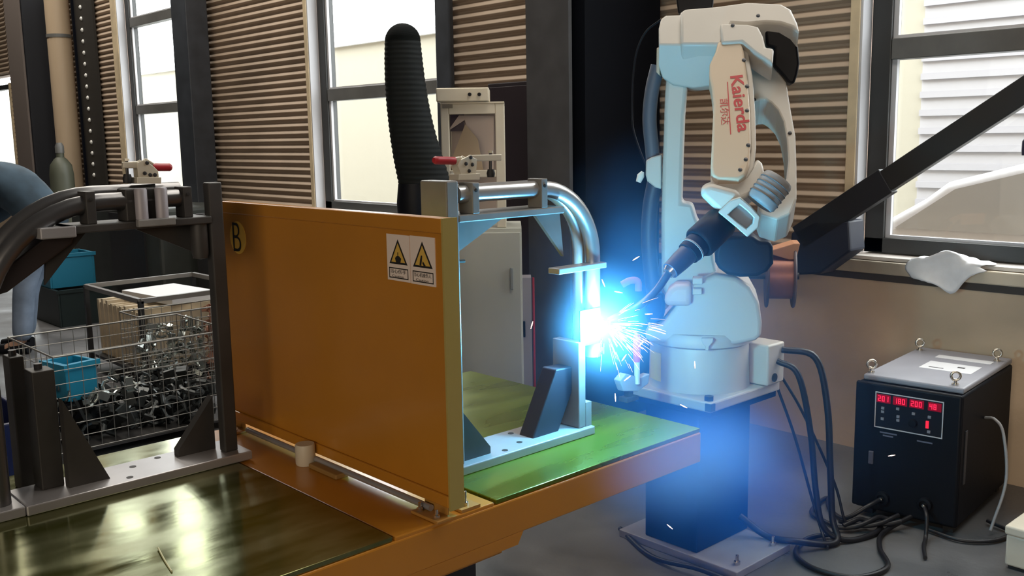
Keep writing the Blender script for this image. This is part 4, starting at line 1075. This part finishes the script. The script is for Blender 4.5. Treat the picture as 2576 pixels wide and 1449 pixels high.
# ribbed black duct standing before the middle window
du = thing('ribbed_duct', (oD(1040, 530, 4.4).x, oD(1040, 530, 4.4).y, 0), 'tall black ribbed duct with a rounded top before the middle window', 'duct')
DR = ray(1040, 300); dN = V((-DR.x, -DR.y, 0)).normalized(); dS = V((-dN.y, dN.x, 0))
cen = oD(1040, 400, 4.4)
LF = [(1012 - 44 * math.sin(t), 104 - 46 * math.cos(t)) for t in [i * math.pi / 20 for i in range(11)]] + [(967, 150), (968, 200), (971, 250), (976, 300), (982, 350), (990, 400), (1000, 450), (1010, 490)]
RG = [(1012 + 46 * math.sin(t), 104 - 46 * math.cos(t)) for t in [i * math.pi / 20 for i in range(11)]] + [(1063, 150), (1069, 200), (1077, 250), (1087, 300), (1100, 350), (1116, 400), (1132, 450), (1120, 495)]
def edge(E, s):
    i = min(int(s * (len(E) - 1)), len(E) - 2); f = s * (len(E) - 1) - i
    a, b = E[i], E[i + 1]
    return (a[0] + (b[0] - a[0]) * f, a[1] + (b[1] - a[1]) * f)
m = MB(); rings = []
NR = 260; n = 24
for i in range(NR + 1):
    s = i / NR
    s2 = s / 0.3 * (10 / 18) if s < 0.1 * 1.0 * 3 * 0.2 else (10 / 18) * 0.2 + (s - 0.06) / 0.94 * (1 - (10 / 18) * 0.2)
    l, r_ = edge(LF, s2), edge(RG, s2)
    pl_, pr_ = oP(*l, cen, dN), oP(*r_, cen, dN)
    c = (pl_ + pr_) / 2; w = (pr_ - pl_).length / 2
    k = 1 + 0.016 * (1, 0, -1, 0)[i % 4] if 12 < i else 1
    w = max(w, 0.004)
    ax = (pr_ - pl_).normalized()
    dep = min(w, 0.075)
    rings.append([m.bm.verts.new(c + ax * (w * k * math.cos(2 * math.pi * j / n)) + dN * (dep * k * math.sin(2 * math.pi * j / n))) for j in range(n)])
for a, b in zip(rings, rings[1:]):
    for j in range(n): m._f([a[j], a[(j + 1) % n], b[(j + 1) % n], b[j]])
m._f(rings[0]); m._f(rings[-1][::-1])
part('duct_sleeve', m, mat('ribbed_rubber', (0.012, 0.015, 0.016), 0.75, spec=0.25), du, smooth=True)
lo = oP(1045, 500, cen, dN)
part('duct_elbow', MB().tube([lo + V((0, 0, 0.07)), lo - V((0, 0, 0.02)), lo - V((0, 0, 0.14))], [0.075, 0.085, 0.078], 20), BLACK, du, smooth=True)
part('duct_stand', MB().tube([lo - V((0, 0, 0.13)), V((lo.x, lo.y, 0.02))], 0.04, 14).lathe([(0.2, 0), (0.2, 0.02), (0, 0.03)], (lo.x, lo.y, 0), n=24), STEELDK, du, smooth=True)

# ================================================================== LEFT BACKGROUND
# black trolley loaded with pale bundled strips
tr = thing('trolley', (-6.6, 2.85, 0), 'black wheeled angle-iron trolley loaded with pale folded sheets', 'trolley')
X0, X1, Y0, Y1, ZT = -7.10, -6.14, 2.44, 3.24, 0.60
AN = mat('trolley_black', (0.02, 0.02, 0.022), 0.45)
for x in (X0, X1):
    for y in (Y0, Y1):
        part('trolley_post', MB().box((x - 0.015, y - 0.015, 0.08), (x + 0.015, y + 0.015, ZT)), AN, tr)
        part('caster', MB().lathe([(0, -0.015), (0.04, -0.015), (0.04, 0.015), (0, 0.015)], (x, y, 0.04), V((1, 0, 0)), 14), RUBBER, tr, smooth=True)
for a, b in (((X0, Y0), (X1, Y0)), ((X1, Y0), (X1, Y1)), ((X1, Y1), (X0, Y1)), ((X0, Y1), (X0, Y0))):
    part('top_rail', MB().bar((a[0], a[1], ZT), (b[0], b[1], ZT), 0.03, 0.03), mat('rail_worn', (0.22, 0.21, 0.2), 0.4, metal=0.4), tr)
part('trolley_deck', MB().box((X0, Y0, 0.10), (X1, Y1, 0.12)), AN, tr)
k = 0
for i in range(11):
    x = X0 + 0.06 + 0.08 * i
    o = tag(part('folded_sheet', MB().box((x, Y0 + 0.05, 0.121), (x + 0.034, Y1 - 0.10, 0.50 + 0.03 * random.random()), rot=Matrix.Rotation(math.radians(-3 + 2 * random.random()), 3, 'Y')).box((x + 0.03, Y0 + 0.055, 0.121), (x + 0.06, Y1 - 0.12, 0.49)), mat('corrugated_card', (0.55, 0.46, 0.33), 0.7, var=0.15), None),
            '%s pale folded card sheet from the left in the black trolley row' % ('first', 'second', 'third', 'fourth', 'fifth', 'sixth', 'seventh', 'eighth', 'ninth', 'tenth', 'last')[i], 'sheet', 'folded sheets in the trolley')
tag(part('paper_stack', MB().box((X0 + 0.2, Y0 + 0.2, 0.535), (X1 - 0.08, Y1 - 0.2, 0.575), rot=Matrix.Rotation(0.1, 3, 'Z')), WHITE, None), 'white paper sheets lying across the top of the trolley load', 'paper')

WIREM = mat('basket_wire', (0.27, 0.26, 0.24), 0.4, metal=0.6)
def basket(name, label, x0, x1, y0, y1, z0, z1, nx, ny, nz, rw=0.0022, rim=0.005):
    r = thing('wire_basket', ((x0 + x1) / 2, (y0 + y1) / 2, 0), label, 'basket', 'wire mesh baskets')
    for nm, P, Q, n in (('front_mesh', (x1, y0), (x1, y1), ny), ('rear_mesh', (x0, y0), (x0, y1), ny), ('side_mesh', (x0, y0), (x1, y0), nx), ('side_mesh', (x0, y1), (x1, y1), nx)):
        m = MB()
        for i in range(n + 1):
            t = i / n; x = P[0] + (Q[0] - P[0]) * t; y = P[1] + (Q[1] - P[1]) * t
            m.tube([(x, y, z0), (x, y, z1)], rw, 5, False)
        for j in range(nz):
            z = z0 + (z1 - z0) * j / nz
            m.tube([(P[0], P[1], z), (Q[0], Q[1], z)], rw, 5, False)
        part(nm, m, WIREM, r, smooth=True, kind='stuff')
        part('rim', MB().tube([(P[0], P[1], z1), (Q[0], Q[1], z1)], rim, 8), WIREM, r, smooth=True)
    m = MB().box((x0, y0, z0 - 0.02), (x1, y1, z0 - 0.008))
    part('basket_floor', m, STEELDK, r)
    for x in (x0, x1):
        for y in (y0, y1):
            part('leg', MB().box((x - 0.012, y - 0.012, 0), (x + 0.012, y + 0.012, z0)), STEELDK, r)
    return r
basket('a', 'large open wire basket right behind the table with a sloping-looking rim', -5.75, -5.03, 1.54, 2.50, 0.06, 0.555, 8, 14, 7)
basket('b', 'second wire basket full of shiny parts before the trolley', -6.08, -5.80, 2.28, 2.95, 0.06, 0.56, 5, 10, 9)

def scrap(name, label, x0, x1, y0, y1, z0, z1, n, m, sz, cat='parts'):
    mb = MB()
    for i in range(n):
        c = V((random.uniform(x0, x1), random.uniform(y0, y1), random.uniform(z0, z1)))
        R = Euler((random.random() * 6, random.random() * 6, random.random() * 6)).to_matrix()
        s = sz * random.uniform(0.6, 1.3)
        if i % 3 == 0:
            mb.tube([c + R @ V((s * math.cos(a), s * math.sin(a), 0)) for a in [k * 0.7 for k in range(8)]], s * 0.22, 6)
        else:
            mb.box(c - V((s, s * .5, s * .12)), c + V((s, s * .5, s * .12)), rot=R)
            mb.box(c + R @ V((s * .9, 0, 0)) - V((s * .1, s * .5, s * .6)), c + R @ V((s * .9, 0, 0)) + V((s * .1, s * .5, s * .6)), rot=R)
    o = part(name, mb, m, None)
    o['kind'] = 'stuff'
    return tag(o, label, cat)
SHINY = mat('shiny_pressed_parts', (0.35, 0.38, 0.36), 0.25, metal=0.9)
DULL = mat('dark_oily_parts', (0.05, 0.055, 0.055), 0.35, metal=0.5)
scrap('metal_parts', 'loose shiny bracket pieces in the second wire basket', -6.02, -5.86, 2.34, 2.75, 0.08, 0.46, 90, SHINY, 0.035)
scrap('rusty_parts', 'reddish brown parts heaped at the right end of the second basket', -6.02, -5.86, 2.76, 2.90, 0.08, 0.54, 45, mat('rusty_pieces', (0.30, 0.14, 0.09), 0.6), 0.035)
scrap('dark_parts', 'dark oily metal pieces filling the large wire basket', -5.68, -5.10, 1.62, 2.45, 0.08, 0.25, 170, DULL, 0.05)
scrap('bright_parts', 'bright pressed brackets lying near the table in the large basket', -5.4, -5.10, 1.5, 2.0, 0.27, 0.34, 22, SHINY, 0.035)

def crate(label, cx, cy, z0, w, d, h, col, rot=0.0, name='plastic_crate', group='plastic crates behind the baskets'):
    r = thing(name, (cx, cy, z0), label, 'crate', group)
    M_ = mat('crate_%d' % int(col[2] * 1000), col, 0.45)
    R = Matrix.Rotation(rot, 3, 'Z'); C0 = V((cx, cy, 0))
    def bx(a, b): 
        return MB().box(V(a) + C0, V(b) + C0, rot=R, c=C0)
    t = 0.02
    part('crate_wall', bx((-w/2, -d/2, z0), (w/2, -d/2 + t, z0 + h)), M_, r, bevel=0.006)
    part('crate_wall', bx((-w/2, d/2 - t, z0), (w/2, d/2, z0 + h)), M_, r, bevel=0.006)
    part('crate_wall', bx((-w/2, -d/2 + t, z0), (-w/2 + t, d/2 - t, z0 + h)), M_, r)
    part('crate_wall', bx((w/2 - t, -d/2 + t, z0), (w/2, d/2 - t, z0 + h)), M_, r)
    part('crate_bottom', bx((-w/2 + t, -d/2 + t, z0), (w/2 - t, d/2 - t, z0 + 0.015)), M_, r)
    q = 0.012
    part('crate_rim', bx((-w/2 - q, -d/2 - q, z0 + h - 0.03), (w/2 + q, -d/2, z0 + h)), M_, r)
    part('crate_rim', bx((w/2, -d/2, z0 + h - 0.03), (w/2 + q, d/2 + q, z0 + h)), M_, r)
    return r
crate('black plastic crate on the floor under the blue one', -9.25, 3.05, 0, 0.66, 0.46, 0.33, (0.008, 0.016, 0.016))
crate('teal blue plastic crate stacked on the black crate', -9.27, 3.02, 0.331, 0.36, 0.40, 0.30, (0.012, 0.16, 0.26))
crate('bright blue plastic crate behind the large basket at the left', -5.36, 1.725, 0.262, 0.22, 0.18, 0.20, (0.01, 0.25, 0.42), 0.2)
tag(part('support_block', MB().box((-5.53, 1.58, 0.055), (-5.25, 1.83, 0.258)), BLACK, None, bevel=0.01), 'black block under the bright blue crate in the large basket', 'block')
cc = thing('blue_bin', (-3.75, 0.93, 0), 'dark navy plastic bin at the left edge behind the table', 'bin')
BB = mat('navy_bin', (0.006, 0.010, 0.05), 0.4)
q0 = (-4.15, 0.50, -3.62, 1.05)
part('bin_wall', MB().box((q0[2] - 0.02, q0[1], 0.0), (q0[2], q0[3], 0.64)), BB, cc, bevel=0.006)
part('bin_wall', MB().box((q0[0], q0[3] - 0.02, 0.0), (q0[2] - 0.02, q0[3], 0.64)), BB, cc, bevel=0.006)
part('bin_wall', MB().box((q0[0], q0[1], 0.0), (q0[0] + 0.02, q0[3] - 0.02, 0.64)), BB, cc)
part('bin_wall', MB().box((q0[0] + 0.02, q0[1], 0.0), (q0[2] - 0.02, q0[1] + 0.02, 0.64)), BB, cc)
part('bin_bottom', MB().box((q0[0] + 0.02, q0[1] + 0.02, 0.0), (q0[2] - 0.02, q0[3] - 0.02, 0.02)), BB, cc)
scrap('bolt_heap', 'shiny chain and bolts heaped by the navy bin at the table edge', -3.6, -3.35, 0.75, 1.15, 0.03, 0.42, 70, SHINY, 0.028)
# dark machine housings that fill the shade behind the fixtures
dm = thing('dark_press_machine', (-9.6, 3.9, 0), 'dark grey-green press machine in the shade below the left window', 'machine')
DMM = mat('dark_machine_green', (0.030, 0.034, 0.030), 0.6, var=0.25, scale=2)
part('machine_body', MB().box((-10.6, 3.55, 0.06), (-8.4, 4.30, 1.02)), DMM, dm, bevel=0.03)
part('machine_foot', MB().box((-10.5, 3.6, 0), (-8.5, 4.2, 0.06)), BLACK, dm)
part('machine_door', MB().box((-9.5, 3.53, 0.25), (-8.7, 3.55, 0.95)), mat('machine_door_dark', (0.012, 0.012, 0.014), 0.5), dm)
d2 = thing('dark_locker', (-7.7, 4.0, 0), 'black steel locker at the wall below the siding by the panel', 'locker')
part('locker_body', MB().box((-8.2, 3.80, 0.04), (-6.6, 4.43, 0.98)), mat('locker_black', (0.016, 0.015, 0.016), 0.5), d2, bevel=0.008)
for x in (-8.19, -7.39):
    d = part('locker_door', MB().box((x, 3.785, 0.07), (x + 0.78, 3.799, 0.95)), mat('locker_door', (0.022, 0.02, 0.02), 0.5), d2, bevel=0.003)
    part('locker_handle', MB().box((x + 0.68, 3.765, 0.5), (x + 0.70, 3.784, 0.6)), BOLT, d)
part('locker_plinth', MB().box((-8.15, 3.85, 0), (-6.65, 4.4, 0.04)), BLACK, d2)
gb = thing('gas_cylinder', (-13.2, 3.9, 0), 'pale green gas cylinder standing by the far-left column', 'gas cylinder')
gp = oD(158, 470, 11.6)
part('cylinder_body', MB().lathe([(0.13, 0), (0.135, 0.03), (0.135, 1.25), (0.12, 1.36), (0.07, 1.43), (0.045, 1.45), (0.045, 1.5)], (gp.x, gp.y, 0), n=24), mat('cylinder_green', (0.08, 0.085, 0.06), 0.5), gb, smooth=True)
part('cylinder_cap', MB().lathe([(0.05, 1.5), (0.05, 1.58), (0.03, 1.62), (0, 1.62)], (gp.x, gp.y, 0), n=16), ALU, gb, smooth=True)

# ------------------------------------------------------------------ worker at the left edge
def skin(name, joints, edges, m, parent=None, sub=2):
    me = bpy.data.meshes.new(name)
    base = wloc(parent) if parent is not None else V((0, 0, 0))
    me.from_pydata([V(p) - base for p, r in joints], edges, [])
    o = bpy.data.objects.new(name, me); link(o, parent)
    md = o.modifiers.new('skin', 'SKIN'); md.use_smooth_shade = True
    for i, (p, r) in enumerate(joints):
        rr = r if isinstance(r, tuple) else (r, r)
        me.skin_vertices[0].data[i].radius = rr
    me.skin_vertices[0].data[0].use_root = True
    s = o.modifiers.new('sub', 'SUBSURF'); s.levels = sub; s.render_levels = sub
    me.materials.append(m)
    return o
pc = oD(112, 500, 7.5)
FWD = RT * -1.0; FWD.z = 0; FWD.normalize()           # bends forward towards picture left
LAT = V((-FWD.y, FWD.x, 0))
def pj(f, l, z): return V((pc.x, pc.y, 0)) + FWD * f + LAT * l + V((0, 0, z))
wk = thing('person', pj(0, 0, 0), 'person in a blue work jacket bending forward behind the left fixture', 'person')
SKINM = mat('skin', (0.45, 0.27, 0.19), 0.5)
JACK = mat('blue_jacket', (0.035, 0.062, 0.09), 0.85, var=0.25, scale=7)
TROU = mat('pale_blue_trousers', (0.20, 0.26, 0.36), 0.85, var=0.2, scale=6)
HAIR = mat('black_hair', (0.012, 0.010, 0.009), 0.6)
J = [(pj(.0, 0, 1.03), .12), (pj(.13, 0, 1.20), .12), (pj(.29, 0, 1.36), .13), (pj(.41, 0, 1.43), .07), (pj(.49, 0, 1.47), .055), (pj(.57, 0, 1.51), .085), (pj(.63, 0, 1.56), .085),
     (pj(.36, .19, 1.38), .06), (pj(.44, .23, 1.10), .045), (pj(.62, .18, .97), .033), (pj(.68, .17, .95), .035),
     (pj(.36, -.19, 1.38), .06), (pj(.40, -.24, 1.10), .045), (pj(.60, -.18, .98), .033), (pj(.66, -.17, .97), .035),
     (pj(.03, .10, .93), .085), (pj(.17, .11, .50), .058), (pj(.22, .11, .09), .04), (pj(.37, .12, .035), .035),
     (pj(.03, -.10, .93), .085), (pj(.24, -.11, .50), .058), (pj(.30, -.11, .09), .04), (pj(.45, -.12, .035), .035)]
E_ = [(0, 1), (1, 2), (2, 3), (3, 4), (4, 5), (5, 6), (2, 7), (7, 8), (8, 9), (9, 10), (2, 11), (11, 12), (12, 13), (13, 14), (0, 15), (15, 16), (16, 17), (17, 18), (0, 19), (19, 20), (20, 21), (21, 22)]
skin('body', J, E_, SKINM, wk)
JJ = [(J[0][0] - V((0, 0, .10)), (.185, .18)), (J[0][0], (.19, .19)), (J[1][0], (.18, .185)), (J[2][0], (.18, .175)), (J[3][0], .09), (J[7][0], .085), (J[8][0], .072), (J[9][0], .052), (J[11][0], .085), (J[12][0], .072), (J[13][0], .052)]
skin('jacket', JJ, [(0, 1), (1, 2), (2, 3), (3, 4), (3, 5), (5, 6), (6, 7), (3, 8), (8, 9), (9, 10)], JACK, wk)
TT = [(J[0][0] + V((0, 0, .09)) + FWD * .05, (.165, .16)), (J[0][0], .16), (J[15][0], .11), (J[16][0], .085), (J[17][0], .075), (J[19][0], .11), (J[20][0], .085), (J[21][0], .075)]
skin('trousers', TT, [(0, 1), (1, 2), (2, 3), (3, 4), (1, 5), (5, 6), (6, 7)], TROU, wk)
hd_ = pj(.605, 0, 1.535)
part('hair', MB().lathe([(0.105, 0.0), (0.112, 0.03), (0.10, 0.075), (0.06, 0.11), (0, 0.12)], hd_ - FWD * 0.02 + V((0, 0, 0.01)), n=20), HAIR, wk, smooth=True)
for s in (-1, 1):
    part('eye', MB().ball(hd_ + FWD * 0.088 + LAT * (0.032 * s) - V((0, 0, 0.015)), 0.011, 6), mat('eye_dark', (0.03, 0.02, 0.02), 0.3), wk, smooth=True)
    part('ear', MB().ball(hd_ + LAT * (0.093 * s) - V((0, 0, 0.03)), 0.022, 6), SKINM, wk, smooth=True)
    part('shoe', MB().tube([J[17 if s > 0 else 21][0] - V((0, 0, .045)) - FWD * .05, J[17 if s > 0 else 21][0] - V((0, 0, .045)) + FWD * .08, J[17 if s > 0 else 21][0] - V((0, 0, .052)) + FWD * .19], [0.045, 0.045, 0.036], 12), BLACK, wk, smooth=True)
part('nose', MB().tube([hd_ + FWD * 0.088 - V((0, 0, 0.015)), hd_ + FWD * 0.113 - V((0, 0, 0.05))], [0.008, 0.014], 8), SKINM, wk, smooth=True)
for hp in (J[10][0], J[14][0]):
    for k in range(5):
        off = LAT * (0.018 * (k - 1.5)) if k < 4 else LAT * -0.045 + FWD * -0.02
        L_ = (0.075, 0.088, 0.083, 0.065, 0.06)[k]
        part('finger', MB().tube([hp + off, hp + off + FWD * L_ * .6 - V((0, 0, .012)), hp + off + FWD * L_ * .85 - V((0, 0, .045))], [0.010, 0.009, 0.007], 8), SKINM, wk, smooth=True)

# ================================================================== ARC, SPARKS, SMOKE
wa = thing('weld_arc', ARC, 'blinding white weld arc on the bent tube', 'arc')
part('arc_core', MB().ball(ARC + V((0.034, 0.008, 0)), 0.012, 8), emis('arc_white', (0.72, 0.9, 1.0), 60), wa, smooth=True)
def sparks():
    m = MB()
    rnd = random.Random(3)
    o = ARC + V((0.034, 0.01, 0.0))
    cx, cy = RT, UP
    for i in range(130):
        a = rnd.choice([rnd.uniform(-100, 40), rnd.uniform(-75, 10), rnd.uniform(-45, 5)])
        a = math.radians(a)
        L0 = 0.02 + 0.13 * rnd.random() ** 1.4
        ln = rnd.uniform(0.015, 0.055)
        d = (cx * math.cos(a) + cy * math.sin(a) * 1.0 - FW * rnd.uniform(-0.5, 0.5)).normalized()
        p0 = o + d * L0; p2 = o + d * (L0 + ln) - V((0, 0, 0.25 * (L0 + ln) ** 2)); p1 = (p0 + p2) / 2 + V((0, 0, 0.001))
        r = rnd.uniform(0.0002, 0.0005)
        m.tube([p0, p1, p2], [r, r, r * 0.3], 4)
    return m
ob = part('spark_shower', sparks(), emis('spark_glow', (1.0, 0.62, 0.5), 5.0), None)
ob['kind'] = 'stuff'; tag(ob, 'burst of glowing sparks streaming from the weld arc', 'sparks')
m = MB(); rnd = random.Random(11)
for px, py, d in ((1338, 818, 3.0), (1720, 1022, 3.0), (1748, 918, 3.3), (1600, 650, 3.0), (1556, 735, 2.9), (1578, 952, 2.9), (1632, 790, 3.1), (1518, 712, 2.9), (2243, 1146, 3.3), (1685, 1325, 3.2), (1570, 900, 2.9), (1548, 1000, 2.9), (1612, 866, 3.0)):
    c = oD(px, py, d); q = (RT * rnd.uniform(-1, 1) + UP * rnd.uniform(-1, .2)).normalized() * 0.012
    m.tube([c - q, c, c + q], [0.0006, 0.0018, 0.0006], 5)
ob = part('flying_sparks', m, emis('ember_glow', (1.0, 0.62, 0.5), 6.0), None)
ob['kind'] = 'stuff'; tag(ob, 'scattered embers flying clear of the weld around the robot', 'sparks')

def haze(label, c, r, dens, col, soot=0.0, wisp=0.0):
    bm = bmesh.new(); bmesh.ops.create_icosphere(bm, subdivisions=3, radius=1.0)
    me = bpy.data.meshes.new('smoke_haze'); bm.to_mesh(me); bm.free()
    me.materials.append(hazemat('smoke_%.2f' % dens, dens, col, soot, wisp))
    o = bpy.data.objects.new('smoke_haze', me); o.location = c; o.scale = r; COL.objects.link(o)
    o['kind'] = 'stuff'
    return tag(o, label, 'smoke')
HC = (0.14, 0.45, 1.0)
SM = (0.03, 0.24, 1.0)
haze('pale bright puff added round the weld arc for its bloom', ARC + V((0.03, 0.0, 0.0)), (0.19, 0.19, 0.24), 1.1, (0.38, 0.7, 1.0))  # small dense ball added to draw the glow round the arc
haze('blue smoke rising behind the weld arc beside the robot', (-2.0, 2.50, 1.05), (0.50, 0.50, 0.62), 0.55, HC, 0, 0.5)
haze('wide thin blue smoke drifting past the robot and its pedestal', (-2.1, 2.7, 0.75), (1.0, 1.05, 0.745), 0.13, HC)
haze('dense blue smoke sinking between table end and pedestal', (-1.92, 2.64, 0.43), (0.52, 0.44, 0.43), 2.2, SM, 0.7, 0.4)
haze('pale blue smoke curling over the near table edge', (-1.57, 2.16, 0.70), (0.22, 0.44, 0.18), 1.5, (0.28, 0.48, 1.0))
